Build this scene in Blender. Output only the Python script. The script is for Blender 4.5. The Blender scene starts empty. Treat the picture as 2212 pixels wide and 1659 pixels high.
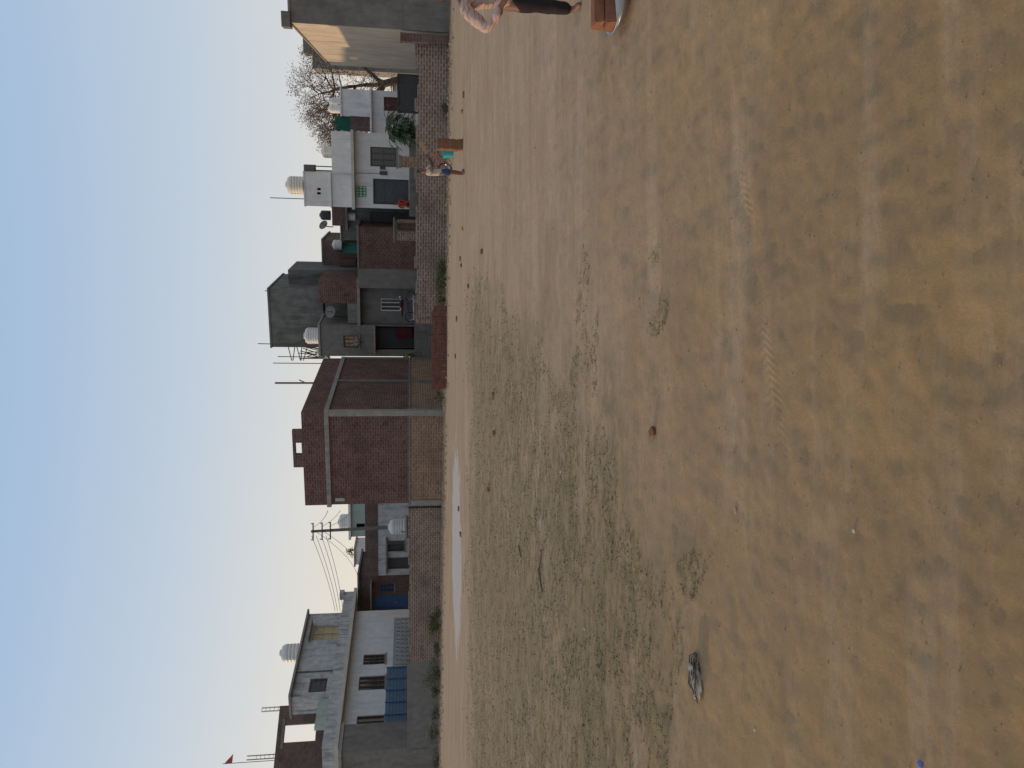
import bpy,bmesh,math,random
from mathutils import Vector,Matrix,noise
R=random.Random(7)
sc=bpy.context.scene; col=sc.collection
F=1600.0; P=math.atan(221/1600); CH=1.5
# pixel helpers: upright image pixel coordinates -> world metres at an estimated range
def el(Y): return math.atan((1106-Y)/F)-P
def hz(Y,D): return CH+D*math.tan(el(Y))
def ex(X,D,Y=885): return (X-829.5)/F*D/(math.cos(P)-math.sin(P)*(Y-1106)/F)
def gd(Y): return CH/math.tan(-el(Y))
GA=math.atan2(-.297,.955)

# ---------------------------------------------------------------- materials
def srgb(r,g,b):
    f=lambda c:(c/255/12.92) if c/255<=.04045 else ((c/255+.055)/1.055)**2.4
    return (f(r),f(g),f(b),1)
MC={}
def newmat(name):
    m=bpy.data.materials.new(name); m.use_nodes=True
    nt=m.node_tree; return m,nt,nt.nodes,nt.links,nt.nodes['Principled BSDF']
def c4(c): return (c[0],c[1],c[2],1)
def noise_node(nt,vec,scale,detail=6,rough=.6):
    n=nt.nodes.new('ShaderNodeTexNoise'); n.inputs['Scale'].default_value=scale
    n.inputs['Detail'].default_value=detail; n.inputs['Roughness'].default_value=rough
    if vec is not None: nt.links.new(vec,n.inputs['Vector'])
    return n.outputs['Fac']
def ramp(nt,fac,a,b,ca=(0,0,0),cb=(1,1,1)):
    n=nt.nodes.new('ShaderNodeValToRGB'); n.color_ramp.elements[0].position=a; n.color_ramp.elements[1].position=b
    n.color_ramp.elements[0].color=c4(ca); n.color_ramp.elements[1].color=c4(cb)
    nt.links.new(fac,n.inputs['Fac']); return n.outputs['Color']
def mix(nt,fac,a,b,mode='MIX'):
    n=nt.nodes.new('ShaderNodeMix'); n.data_type='RGBA'; n.blend_type=mode
    for v,s in ((fac,n.inputs[0]),(a,n.inputs[6]),(b,n.inputs[7])):
        if isinstance(v,(int,float)): s.default_value=v
        elif isinstance(v,(tuple,list)): s.default_value=c4(v)
        else: nt.links.new(v,s)
    return n.outputs[2]
def math_n(nt,op,a,b=0,c=None,clamp=False):
    n=nt.nodes.new('ShaderNodeMath'); n.operation=op; n.use_clamp=clamp
    for i,v in enumerate((a,b,c)):
        if v is None: continue
        if isinstance(v,(int,float)): n.inputs[i].default_value=v
        else: nt.links.new(v,n.inputs[i])
    return n.outputs[0]
def mapping(nt,vec,scale=(1,1,1),rot=0):
    n=nt.nodes.new('ShaderNodeMapping'); n.inputs['Scale'].default_value=scale; n.inputs['Rotation'].default_value=(0,0,rot); nt.links.new(vec,n.inputs['Vector']); return n.outputs['Vector']
def bump(nt,h,strength,dist=.02):
    n=nt.nodes.new('ShaderNodeBump'); n.inputs['Strength'].default_value=strength; n.inputs['Distance'].default_value=dist
    nt.links.new(h,n.inputs['Height']); return n.outputs['Normal']
def M(name,c,c2=None,scale=5,rough=.9,bmp=.2,metal=0,stain=None,amt=.5):
    if name in MC: return MC[name]
    m,nt,N,L,bs=newmat(name)
    tc=N.new('ShaderNodeTexCoord').outputs['Object']
    if c2 is None: c2=tuple(x*.72 for x in c[:3])
    n1=noise_node(nt,tc,scale); colr=mix(nt,ramp(nt,n1,.35,.7),c,c2)
    if stain:
        st=noise_node(nt,mapping(nt,tc,(2.2,2.2,.35)),1.6,8,.7)
        big=noise_node(nt,tc,.55,4)
        f=math_n(nt,'MULTIPLY',ramp(nt,st,.44,.66),ramp(nt,big,.36,.6)); f=math_n(nt,'MULTIPLY',f,amt)
        colr=mix(nt,f,colr,stain)
    L.new(colr,bs.inputs['Base Color']); bs.inputs['Roughness'].default_value=rough; bs.inputs['Metallic'].default_value=metal
    if rough>=.85: bs.inputs['Specular IOR Level'].default_value=.12
    if bmp>0: L.new(bump(nt,noise_node(nt,tc,scale*6,6,.7),bmp,.01),bs.inputs['Normal'])
    MC[name]=m; return m
def BR(name,c1,c2,mo,bw=.3,bh=.115,stain=(.05,.03,.03),amt=.5,ms=.02):
    if name in MC: return MC[name]
    m,nt,N,L,bs=newmat(name)
    tc=N.new('ShaderNodeTexCoord').outputs['Object']
    sp=N.new('ShaderNodeSeparateXYZ'); L.new(tc,sp.inputs[0])
    cb=N.new('ShaderNodeCombineXYZ'); L.new(math_n(nt,'ADD',sp.outputs[0],sp.outputs[1]),cb.inputs[0]); L.new(sp.outputs[2],cb.inputs[1])
    b=N.new('ShaderNodeTexBrick'); L.new(cb.outputs[0],b.inputs['Vector'])
    b.inputs['Scale'].default_value=1; b.inputs['Brick Width'].default_value=bw; b.inputs['Row Height'].default_value=bh
    b.inputs['Mortar Size'].default_value=ms; b.inputs['Mortar Smooth'].default_value=.2; b.inputs['Bias'].default_value=-.1
    b.inputs['Color1'].default_value=c4(c1); b.inputs['Color2'].default_value=c4(c2); b.inputs['Mortar'].default_value=c4(mo)
    v=noise_node(nt,tc,5,6,.8); colr=mix(nt,ramp(nt,v,.42,.62),b.outputs['Color'],mix(nt,.6,b.outputs['Color'],mo))
    v2=noise_node(nt,tc,3.1,7,.8); colr=mix(nt,math_n(nt,'MULTIPLY',ramp(nt,v2,.5,.66),.6),colr,(c2[0]*.45,c2[1]*.5,c2[2]*.6))
    st=noise_node(nt,tc,.7,7,.65); f=math_n(nt,'MULTIPLY',ramp(nt,st,.45,.65),amt); colr=mix(nt,f,colr,stain)
    L.new(colr,bs.inputs['Base Color']); bs.inputs['Roughness'].default_value=.95; bs.inputs['Specular IOR Level'].default_value=.1
    h=math_n(nt,'ADD',math_n(nt,'MULTIPLY',b.outputs['Fac'],-1),math_n(nt,'MULTIPLY',v,.8))
    L.new(bump(nt,h,.7,.02),bs.inputs['Normal'])
    MC[name]=m; return m

brick_dark=BR('brick_maroon',(.155,.062,.052),(.1,.044,.04),(.18,.138,.122),amt=.45)
brick_plinth=BR('brick_plinth',(.27,.14,.088),(.17,.088,.064),(.34,.265,.195),amt=.4,stain=(.13,.09,.07))
brick_wall=BR('brick_boundary',(.2,.096,.073),(.135,.07,.057),(.33,.28,.235),bw=.27,bh=.11,amt=.55,stain=(.11,.082,.068),ms=.024)
brick_old=BR('brick_old',(.155,.08,.066),(.11,.062,.054),(.175,.145,.135),amt=.4)
brick_new=BR('brick_new',(.3,.09,.05),(.24,.075,.045),(.06,.03,.025),bw=.24,bh=.08,amt=.15,ms=.01)
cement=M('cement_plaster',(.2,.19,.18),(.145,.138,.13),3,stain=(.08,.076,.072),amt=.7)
cement_dark=M('cement_weathered',(.18,.18,.173),(.105,.107,.103),1.6,stain=(.06,.062,.06),amt=.85)
cement_lt=M('cement_light',(.3,.285,.268),(.21,.2,.19),4,stain=(.12,.11,.1),amt=.5)
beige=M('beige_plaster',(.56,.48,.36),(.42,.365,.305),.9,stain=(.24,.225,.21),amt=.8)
white=M('white_paint',(.68,.67,.665),(.59,.585,.585),2,rough=.85,bmp=.08,stain=(.37,.36,.35),amt=.6)
white_old=M('white_weathered',(.5,.5,.5),(.36,.37,.38),2.2,stain=(.11,.115,.11),amt=.9)
cream=M('cream_paint',(.53,.5,.44),(.46,.43,.38),2,stain=(.3,.27,.22),amt=.4)
palegreen=M('pale_green_paint',(.37,.44,.39),(.3,.37,.33),2,stain=(.2,.2,.18),amt=.5)
bluesheet=M('blue_metal_sheet',(.075,.145,.225),(.055,.115,.18),3,rough=.5,bmp=.05,stain=(.1,.08,.07),amt=.6)
bluepaint=M('blue_door_paint',(.045,.12,.28),(.035,.09,.22),3,rough=.6)
glass=M('window_glass',(.04,.045,.05),(.06,.06,.065),2,rough=.12,bmp=0)
wood=M('brown_wood',(.17,.1,.06),(.1,.06,.04),6,rough=.7)
yellow_panes=M('yellow_pane_tint',(.48,.38,.21),(.34,.27,.16),4,rough=.7)
doorblue=M('slate_door',(.05,.058,.068),(.034,.041,.049),5,rough=.5,bmp=.05)  # dark door colours lightened to suggest distance haze in the paint itself
redpaint=M('maroon_door',(.11,.03,.033),(.075,.022,.025),5,rough=.6)
metal=M('galvanised_metal',(.42,.43,.45),(.3,.31,.33),8,rough=.35,metal=.9,bmp=.05)
rust=M('rusty_iron',(.12,.07,.05),(.06,.045,.04),10,rough=.8)
iron=M('dark_iron',(.06,.06,.065),(.035,.035,.035),10,rough=.6)
tankw=M('white_plastic',(.6,.6,.59),(.53,.53,.52),2,rough=.45,bmp=.02)
tanky=M('cream_plastic',(.67,.64,.57),(.6,.57,.51),2,rough=.45,bmp=.02)
tankb=M('black_plastic',(.03,.035,.04),(.02,.02,.025),2,rough=.4,bmp=.02)
teal=M('teal_plastic',(.02,.32,.34),(.02,.26,.28),3,rough=.4,bmp=.02)
greencloth=M('green_net',(.03,.12,.09),(.02,.08,.065),6)
tealpaint=M('teal_paint',(.1,.36,.31),(.08,.28,.25),3)
lattice=M('grey_lattice',(.32,.335,.335),(.23,.24,.24),3)
bark=M('tree_bark',(.12,.085,.065),(.07,.05,.04),7)
twig=M('dry_twig',(.21,.155,.12),(.14,.1,.08),5)
leaf=M('green_leaf',(.045,.10,.035),(.03,.06,.025),4,rough=.6,bmp=0)
weed=M('weed_leaf',(.09,.11,.05),(.055,.07,.035),4,bmp=0)
skinm=M('brown_skin',(.17,.085,.054),(.14,.07,.045),8,rough=.6,bmp=.05)
hairm=M('black_hair',(.012,.01,.01),(.02,.016,.014),30,rough=.6)
stonem=M('stone',(.31,.24,.17),(.2,.15,.11),9)
palestone=M('pale_stone',(.52,.48,.41),(.42,.38,.33),9)
redcloth=M('red_cloth',(.38,.05,.035),(.27,.035,.03),12)
marooncloth=M('maroon_cloth',(.09,.022,.026),(.06,.017,.02),12)

# ---------------------------------------------------------------- mesh builder
class B:
    def __init__(s): s.bm=bmesh.new()
    def quad(s,*p):
        s.bm.faces.new([s.bm.verts.new(q) for q in p]); return s
    def box(s,x0,x1,y0,y1,z0,z1,mt=None):
        v=[s.bm.verts.new(((mt@Vector(q)) if mt else q)) for q in ((x0,y0,z0),(x1,y0,z0),(x1,y1,z0),(x0,y1,z0),(x0,y0,z1),(x1,y0,z1),(x1,y1,z1),(x0,y1,z1))]
        for f in ((3,2,1,0),(4,5,6,7),(0,1,5,4),(1,2,6,5),(2,3,7,6),(3,0,4,7)): s.bm.faces.new([v[i] for i in f])
        return s
    def tube(s,pts,r,seg=6,r2=None,cap=True):
        pts=[Vector(p) for p in pts]; n=len(pts); rings=[]
        for i,p in enumerate(pts):
            d=(pts[min(i+1,n-1)]-pts[max(i-1,0)]); d=d.normalized() if d.length>1e-6 else Vector((0,0,1))
            a=Vector((0,0,1)) if abs(d.z)<.9 else Vector((1,0,0)); e1=d.cross(a).normalized(); e2=d.cross(e1)
            rr=r if r2 is None else r+(r2-r)*i/(n-1)
            rings.append([s.bm.verts.new(p+(e1*math.cos(2*math.pi*k/seg)+e2*math.sin(2*math.pi*k/seg))*rr) for k in range(seg)])
        for i in range(n-1):
            for k in range(seg): s.bm.faces.new((rings[i][k],rings[i][(k+1)%seg],rings[i+1][(k+1)%seg],rings[i+1][k]))
        if cap: s.bm.faces.new(rings[0][::-1]); s.bm.faces.new(rings[-1])
        return s
    def lathe(s,prof,seg=20,mt=None):
        rings=[]
        for r,z in prof:
            rings.append([s.bm.verts.new((mt@Vector((r*math.cos(2*math.pi*k/seg),r*math.sin(2*math.pi*k/seg),z))) if mt else (r*math.cos(2*math.pi*k/seg),r*math.sin(2*math.pi*k/seg),z)) for k in range(seg)])
        for i in range(len(prof)-1):
            for k in range(seg): s.bm.faces.new((rings[i][k],rings[i][(k+1)%seg],rings[i+1][(k+1)%seg],rings[i+1][k]))
        return s
    def ring(s,c,r,rt,axis='y',seg=24,ts=6):
        pts=[]
        for k in range(seg+1):
            a=2*math.pi*k/seg
            o=Vector((r*math.cos(a),0,r*math.sin(a))) if axis=='y' else Vector((0,r*math.cos(a),r*math.sin(a)))
            pts.append(Vector(c)+o)
        return s.tube(pts,rt,ts,cap=False)
    def ell(s,c,rx,ry,rz,sub=2,mt=None):
        m=Matrix.Translation(c)@(mt or Matrix())@Matrix.Diagonal((rx,ry,rz,1))
        bmesh.ops.create_icosphere(s.bm,subdivisions=sub,radius=1,matrix=m); return s
    def panel(s,org,ud,nd,L,z0,z1,holes,t,ends=True):
        org=Vector(org); ud=Vector(ud); nd=Vector(nd)
        hs=[(max(0,a),min(L,b),max(z0,c),min(z1,d)) for a,b,c,d in holes]
        us=sorted({0,L}|{h[0] for h in hs}|{h[1] for h in hs}); zs=sorted({z0,z1}|{h[2] for h in hs}|{h[3] for h in hs})
        def solid(i,j):
            if i<0 or j<0 or i>=len(us)-1 or j>=len(zs)-1: return None
            u=(us[i]+us[i+1])/2; z=(zs[j]+zs[j+1])/2
            return not any(h[0]<u<h[1] and h[2]<z<h[3] for h in hs)
        p=lambda u,z,k: org+ud*u+nd*(t*k)+Vector((0,0,z))
        for i in range(len(us)-1):
            for j in range(len(zs)-1):
                if not solid(i,j): continue
                a,b,c,d=us[i],us[i+1],zs[j],zs[j+1]
                s.quad(p(a,c,0),p(b,c,0),p(b,d,0),p(a,d,0)); s.quad(p(b,c,1),p(a,c,1),p(a,d,1),p(b,d,1))
                for (ni,nj,q) in ((i-1,j,((a,c),(a,d))),(i+1,j,((b,c),(b,d))),(i,j-1,((a,c),(b,c))),(i,j+1,((a,d),(b,d)))):
                    sv=solid(ni,nj)
                    if sv is True: continue
                    if sv is None and nj==j and not ends: continue
                    (u1,q1),(u2,q2)=q
                    s.quad(p(u1,q1,0),p(u2,q2,0),p(u2,q2,1),p(u1,q1,1))
        return s
    def shell(s,x0,x1,y0,y1,z0,z1,fh=(),lh=(),rh=(),bh=(),t=.22):
        s.panel((x0,y0,0),(1,0,0),(0,1,0),x1-x0,z0,z1,[(a-x0,b-x0,c,d) for a,b,c,d in fh],t)
        s.panel((x0,y1,0),(1,0,0),(0,-1,0),x1-x0,z0,z1,[(a-x0,b-x0,c,d) for a,b,c,d in bh],t)
        s.panel((x0,y0+t,0),(0,1,0),(1,0,0),y1-y0-2*t,z0,z1,lh,t,False)
        s.panel((x1,y0+t,0),(0,1,0),(-1,0,0),y1-y0-2*t,z0,z1,rh,t,False)
        return s
    def leaves(s,c,rx,ry,rz,n,size,clump=6,rng=R):
        cs=[]
        for _ in range(clump):
            while True:
                q=Vector((rng.uniform(-1,1),rng.uniform(-1,1),rng.uniform(-1,1)))
                if q.length<1: break
            cs.append(q*.75)
        for _ in range(n):
            k=rng.choice(cs); q=k+Vector((rng.gauss(0,.22),rng.gauss(0,.22),rng.gauss(0,.22)))
            p=Vector((c[0]+q.x*rx,c[1]+q.y*ry,c[2]+q.z*rz))
            d=Vector((rng.gauss(0,1),rng.gauss(0,1),rng.gauss(0,.7))).normalized()
            e=d.cross(Vector((rng.gauss(0,1),rng.gauss(0,1),rng.gauss(0,1)))).normalized()
            z=size*rng.uniform(.6,1.3)
            s.quad(p,p+d*z*.5+e*z*.25,p+d*z,p+d*z*.5-e*z*.25)
        return s

def put(name,b,mat,parent=None,smooth=False,label=None,recalc=True,cat=None,group=None,kind=None):
    bm=b.bm if isinstance(b,B) else b
    if recalc: bmesh.ops.recalc_face_normals(bm,faces=bm.faces)
    me=bpy.data.meshes.new(name); bm.to_mesh(me); bm.free()
    if smooth:
        for p in me.polygons: p.use_smooth=True
    me.materials.append(mat)
    o=bpy.data.objects.new(name,me); col.objects.link(o)
    if parent: o.parent=parent
    if label: o['label']=label
    if cat: o['category']=cat
    if group: o['group']=group
    if kind: o['kind']=kind
    return o
def thing(name,label,cat,loc,rot=0,group=None):
    e=bpy.data.objects.new(name,None); e.empty_display_size=.3; col.objects.link(e)
    e.location=loc; e.rotation_euler=(0,0,rot); e['label']=label; e['category']=cat
    if group: e['group']=group
    return e

# ---------------------------------------------------------------- ground height
def gz(x,y):
    f=max(0,min(1,(26-y)/8)) if y>0 else 1
    v=Vector((x*.5,y*.7,0)); a=.028*noise.noise(v)+.013*noise.noise(Vector((x*1.9,y*2.6,3)))+.008*noise.noise(Vector((x*6,y*8,5)))+.0052*noise.noise(Vector((x*15,y*17,5)))+.0028*noise.noise(Vector((x*33,y*35,7)))
    wv=math.exp(-((x-.5)/.8)**4); d=abs(y-.317*x-2.93); a-=.006*wv*math.exp(-(d/.08)**2); a+=.004*wv*math.exp(-((d-.13)/.05)**2)
    for c0,sl in ((5.4,.08),(6.3,.08),(8.4,-.05),(4.4,.12)):
        d=abs(y-sl*x-c0); a-=.006*math.exp(-(d/.1)**2); a+=.0035*math.exp(-((d-.2)/.08)**2)
    return a*f

# ---------------------------------------------------------------- house helper
class House:
    def __init__(s,name,label,X0,D0,ang=GA,cat='house',z=0,Y0=885):
        s.o=Vector((ex(X0,D0,Y0),D0)); s.u=Vector((math.cos(ang),math.sin(ang))); s.v=Vector((-s.u.y,s.u.x))
        s.e=thing(name,label,cat,(s.o.x,s.o.y,z),ang)
    def sx(s,X,off=0,Y=830):
        k=ex(X,1,Y); a=s.o+s.v*off
        return (k*a.y-a.x)/(s.u.x-k*s.u.y)
    def dep(s,sv,off=0): return (s.o+s.v*off+s.u*sv).y
    def zz(s,X,Y,off=0): return hz(Y,s.dep(s.sx(X,off,Y),off))
    def rect(s,X1,X2,Yt,Yb,off=0):
        Ym=(Yt+Yb)/2; a=s.sx(X1,off,Ym); b=s.sx(X2,off,Ym); d=s.dep((a+b)/2,off)
        return (a,b,hz(Yb,d),hz(Yt,d))
    def part(s,name,b,mat,parent=None,**k): return put(name,b,mat,parent or s.e,**k)
    def window(s,r,off=0,fm=None,pm=None,bars=0,mull=1,label=None,sill=True):
        a,b,c,d=r
        w=s.part('window',B().box(a,b,off+.14,off+.16,c,d),pm or glass,label=label)
        f=B(); t=.06
        f.box(a,a+t,off+.05,off+.12,c,d).box(b-t,b,off+.05,off+.12,c,d).box(a+t,b-t,off+.05,off+.12,d-t,d).box(a+t,b-t,off+.05,off+.12,c,c+t)
        for i in range(mull):
            x=a+(b-a)*(i+1)/(mull+1); f.box(x-.025,x+.025,off+.055,off+.115,c+t,d-t)
        for i in range(bars):
            z=c+(d-c)*(i+1)/(bars+1); f.box(a+t,b-t,off+.07,off+.09,z-.012,z+.012)
        put('frame',f,fm or wood,w)
        if sill: put('sill',B().box(a-.08,b+.08,off-.07,off+.04,c-.07,c-.003),cement_lt,w)
        return w
    def door(s,r,off=0,m=None,fm=None,leafs=2):
        a,b,c,d=r
        bb=B().box(a,b,off+.12,off+.16,c,d)
        w=(b-a)/leafs
        for i in range(leafs):
            for j in range(3):
                z0=c+.1+(d-c-.1)*j/3; z1=z0+(d-c-.1)/3-.1
                bb.box(a+w*i+.1,a+w*(i+1)-.1,off+.1,off+.121,z0,z1)
        dr=s.part('door',bb,m or doorblue)
        put('frame',B().box(a,a+.07,off+.03,off+.11,c,d).box(b-.07,b,off+.03,off+.11,c,d).box(a+.07,b-.07,off+.03,off+.11,d-.07,d),fm or wood,dr)
        put('handle',B().tube([(a+w-.08,off+.09,c+.95),(a+w-.08,off+.06,c+1.0),(a+w-.08,off+.06,c+1.12),(a+w-.08,off+.09,c+1.17)],.012),metal,dr)
        return dr

# ================================================================ LEFT WHITE HOUSE
AA=math.atan2(.955,.297)
h=House('white_house','long white plastered house with brown windows and weathered rooftop room',42,44,AA)
L=h.sx(372); Lw=h.sx(341); H1=h.zz(60,735); HP=h.zz(60,700)
wins=[h.rect(79,114,770,830),h.rect(169,199,775,832),h.rect(224,246,785,832)]
W=7
h.part('wall',B().shell(0,Lw,0,W,0,H1,fh=wins),white)
h.part('roof',B().box(-.2,L+.2,-.7,W+.2,H1,H1+.22),cream)
h.part('parapet',B().shell(0,L,-.5,W,H1+.22,HP,t=.2),white_old)
h.part('pillar',B().box(L-.5,L+.1,-.62,-.1,HP,HP+.35),white_old)
for r in wins: h.window(r,0,wood,glass,bars=3,mull=2)
# rooftop room
off=.9; r=h.rect(154,334,655,740,off); d1=h.rect(164,194,668,706,off); w1=h.rect(277,309,675,738,off)
zt=h.zz(300,661,off)
h.part('wall',B().shell(r[0],r[1],off,off+1.3,H1+.22,zt,fh=[d1,w1]),white_old,label='weathered grey-white wall of the rooftop room')
h.part('roof',B().box(r[0]-.15,r[1]+.15,off-.35,off+1.5,zt,zt+.14),cement_lt)
h.window(w1,off,cream,yellow_panes,bars=2,mull=1)  # yellow pane colour paints in the sunset reflected by this window
h.door(d1,off,iron,leafs=1)
h.part('awning',B().box(w1[0]-.2,w1[1]+.2,off-.5,off-.003,w1[3]+.1,w1[3]+.2),cement_lt)
h.part('drainpipe',B().tube([(h.sx(215,off),off-.06,HP-.8),(h.sx(215,off),off-.06,zt)],.05),cement_dark)
rp=h.rect(88,150,684,722,.9)
h.part('wall',B().panel((rp[0],.9,0),(1,0,0),(0,1,0),rp[1]-rp[0],H1+.22,h.zz(120,684,.9),[],.2),palegreen,label='low pale green rooftop wall')
# blue corrugated sheet and lattice in front of it
f=House('corrugated_fence','blue corrugated metal sheet fence standing before the white house',60,42.6,AA,cat='fence')
b=B(); Lf=f.sx(216); zf=f.zz(130,832)
for i in range(14):
    z=zf*i/14; b.box(0,Lf,0,.03,z,z+zf/14*.55).box(0,Lf,.035,.06,z+zf/14*.55,z+zf/14)
f.part('sheet',b,bluesheet)
b=B()
for i in range(7): b.box(Lf*i/6-.04,Lf*i/6+.04,-.05,-.003,0,zf+.03)
f.part('post',b,bluepaint)
f=House('lattice_wall','pale grey perforated concrete screen wall',219,50,AA,cat='wall')
b=B(); Lf=f.sx(323); zf=f.zz(270,850); holes=[]
nx=int(Lf/.45)
for i in range(nx):
    for j in range(4):
        z=1.15+j*(zf-1.3)/4; holes.append((i*.45+.12,i*.45+.33,z+.06,z+(zf-1.3)/4-.04))
f.part('wall',B().panel((0,0,0),(1,0,0),(0,1,0),Lf,0,zf,holes,.08),lattice)
# far-left brick building
h=House('unfinished_brick_house','tall unfinished brick house with an open window hole and rebar',-80,50,math.atan2(.62,.78))
L=h.sx(135,0,620); zt=h.zz(60,597); zl=h.zz(100,696)
h.part('wall',B().shell(0,L,0,6,0,zl),brick_old)
hole=h.rect(57,95,614,682)
h.part('wall',B().panel((0,0,0),(1,0,0),(0,1,0),L,zl,zt,[hole],.22).panel((L,.22,0),(0,1,0),(-1,0,0),1.6,zl,zt,[],.22,False),brick_old,label='open upper storey brick wall')
h.part('roof',B().box(.1,L+.15,.25,6.1,zl-.3,zl-.1),cement)
h.part('lintel',B().box(hole[0]-.4,hole[1]+.4,-.03,.25,hole[3]+.003,hole[3]+.18),cement)
for X,Yt in ((129,565),(27,533)):
    b=B(); s0=h.sx(X,0,600)
    for dx in (-.12,.12):
        for dy in (.05,.22): b.tube([(s0+dx,dy,zt-.3),(s0+dx,dy,h.zz(X,Yt))],.018,5)
    for k in range(5):
        z=zt+.1+k*.28; b.tube([(s0-.14,.05,z),(s0+.14,.05,z)],.012,4)
    h.part('rebar',b,rust)
fx=h.o+h.u*h.sx(8,0,560); zf=h.zz(8,482)
fl=thing('flag','small orange pennant flag on a thin rooftop pole','flag',(fx.x,fx.y+.4,zt-1.2))
put('pole',B().tube([(0,0,0),(0,0,zf-zt+1.3)],.022,6),wood,fl)
b=B(); zz=zf-zt+1.2
for i in range(6):
    x0=i*.11; x1=x0+.11; w0=.5*(1-i/6.); w1_=.5*(1-(i+1)/6.)
    b.quad((x0,.06*math.sin(i),zz-w0-.1*i),(x1,.06*math.sin(i+1),zz-w1_-.1*(i+1)),(x1,.06*math.sin(i+1),zz-.1*(i+1)),(x0,.06*math.sin(i),zz-.1*i))
put('cloth',b,M('orange_cloth',(.45,.12,.06),None,8),fl,recalc=False)
# cement low house at the edge
h=House('cement_house','low grey cement plastered house with plain wall',-110,41.6)
L=h.sx(40)
h.part('wall',B().shell(0,L,0,2.0,0,h.zz(20,738)),cement)
h.part('roof',B().box(-.1,L+.06,-.12,2.1,h.zz(20,738),h.zz(20,738)+.16),cement_lt)
# left boundary walls
W0=Vector((-5.95,35.7))
def along_grid(Xa):
    k=ex(Xa,1,900); u=Vector((-.955,.297)); return (k*W0.y-W0.x)/(u.x-k*u.y)
s1=along_grid(230); s2=along_grid(-160)
def wall_strip(name,label,pa,pb,hgt,mat,coping=None,t=.24,rag=.05):
    pa=Vector(pa);pb=Vector(pb); d=pb-pa; ang=math.atan2(d.y,d.x); Lw=d.length
    e=thing(name,label,'wall',(pa.x,pa.y,0),ang)
    b=B(); n=int(Lw/.5); rr=random.Random(len(name)+int(Lw*7))
    xs=[0]+[Lw*i/n for i in range(1,n)]+[Lw]; hs=[hgt+rr.choice([0,0,0,-.06,-.11,.0])*(rag/.05) for _ in range(n)]
    for i in range(n):
        b.quad((xs[i],0,-.1),(xs[i+1],0,-.1),(xs[i+1],0,hs[i]),(xs[i],0,hs[i]))
        b.quad((xs[i],t,-.1),(xs[i+1],t,-.1),(xs[i+1],t,hs[i]),(xs[i],t,hs[i]))
        b.quad((xs[i],0,hs[i]),(xs[i+1],0,hs[i]),(xs[i+1],t,hs[i]),(xs[i],t,hs[i]))
        nh=hs[i+1] if i<n-1 else -.1
        if nh!=hs[i]: b.quad((xs[i+1],0,nh),(xs[i+1],0,hs[i]),(xs[i+1],t,hs[i]),(xs[i+1],t,nh))
    b.quad((0,0,-.1),(0,t,-.1),(0,t,hs[0]),(0,0,hs[0]))
    put('wall',b,mat,e,recalc=False)
    if coping:
        b=B()
        for i in range(n):
            if rr.random()<.45: b.box(xs[i]+.02,xs[i+1]-.03,.0-.01,t*.9,hs[i]+.002,hs[i]+.045)
        put('coping',b,coping,e)
    return e
p1=W0+Vector((-.955,.297))*s1; p2=W0+Vector((-.955,.297))*s2
wall_strip('brick_boundary_wall','low weathered red brick boundary wall',p1,W0,1.52,brick_wall,cement_lt)
wall_strip('plastered_boundary_wall','low grey cement plastered boundary wall',p2,p1,1.64,cement,None,rag=0)

# ================================================================ old houses behind left wall
h=House('brick_shed','old dark brick house with blue painted door',322,60,math.radians(-8)); L=h.sx(420)
zt=h.zz(360,777); d1=h.rect(343,374,808,884); w1=h.rect(380,398,820,852)
h.part('wall',B().shell(0,L,0,5,0,zt,fh=[d1,w1]),brick_old)
h.part('roof',B().box(-.2,L+.2,-.3,5.2,zt,zt+.15),cement_dark)
h.door(d1,0,bluepaint,bluepaint,2); h.window(w1,0,bluepaint,glass,bars=3)
h.part('awning',B().box(d1[0]-.5,w1[1]+.4,-1.0,-.003,d1[3]+.15,d1[3]+.25),cement_lt)
h=House('old_white_house','old whitewashed house with dark door and window',418,57,math.radians(-6)); L=h.sx(600)
zt=h.zz(480,816); zp=h.zz(480,789); d1=h.rect(430,455,838,886); w1=h.rect(468,491,838,874)
h.part('wall',B().shell(0,L,0,5,0,zt,fh=[d1,w1]),white_old)
h.part('parapet',B().shell(-.05,L,-.05,5,zt,zp),brick_old)
h.part('roof',B().box(.25,L-.3,.25,4.7,zt-.15,zt+.05),cement)
h.door(d1,0,iron,None,1); h.window(w1,0,iron,glass,bars=4)
h.part('awning',B().box(d1[0]-.3,w1[1]+.3,-.5,-.003,d1[3]+.08,d1[3]+.16),cement_lt)
h=House('pale_green_house','small pale green painted rooftop house',503,68,math.radians(-10)); L=h.sx(585)
zt=h.zz(530,758)
h.part('wall',B().shell(0,L,0,4,0,zt,fh=[h.rect(515,528,770,788)]),palegreen)
h.part('roof',B().box(-.2,L+.2,-.25,4.2,zt,zt+.2),white)
h=House('small_white_house','small white rooftop room with plants',443,72,math.radians(-10)); L=h.sx(474)
zt=h.zz(455,768); h.part('wall',B().shell(0,L,0,3,0,zt),white); h.part('roof',B().box(-.15,L+.15,-.15,3.1,zt,zt+.15),cement_lt)
h.part('shrub',B().leaves((L*.6,1,zt+.5),.5,.5,.5,220,.16),leaf,recalc=False)
h=House('far_grey_house','distant low grey house roofline',372,75,math.radians(-10)); L=h.sx(445)
zt=h.zz(400,786); h.part('wall',B().shell(0,L,0,3,0,zt),cement_dark); h.part('roof',B().box(-.1,L+.1,-.15,3.1,zt,zt+.15),cement_lt)

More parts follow.
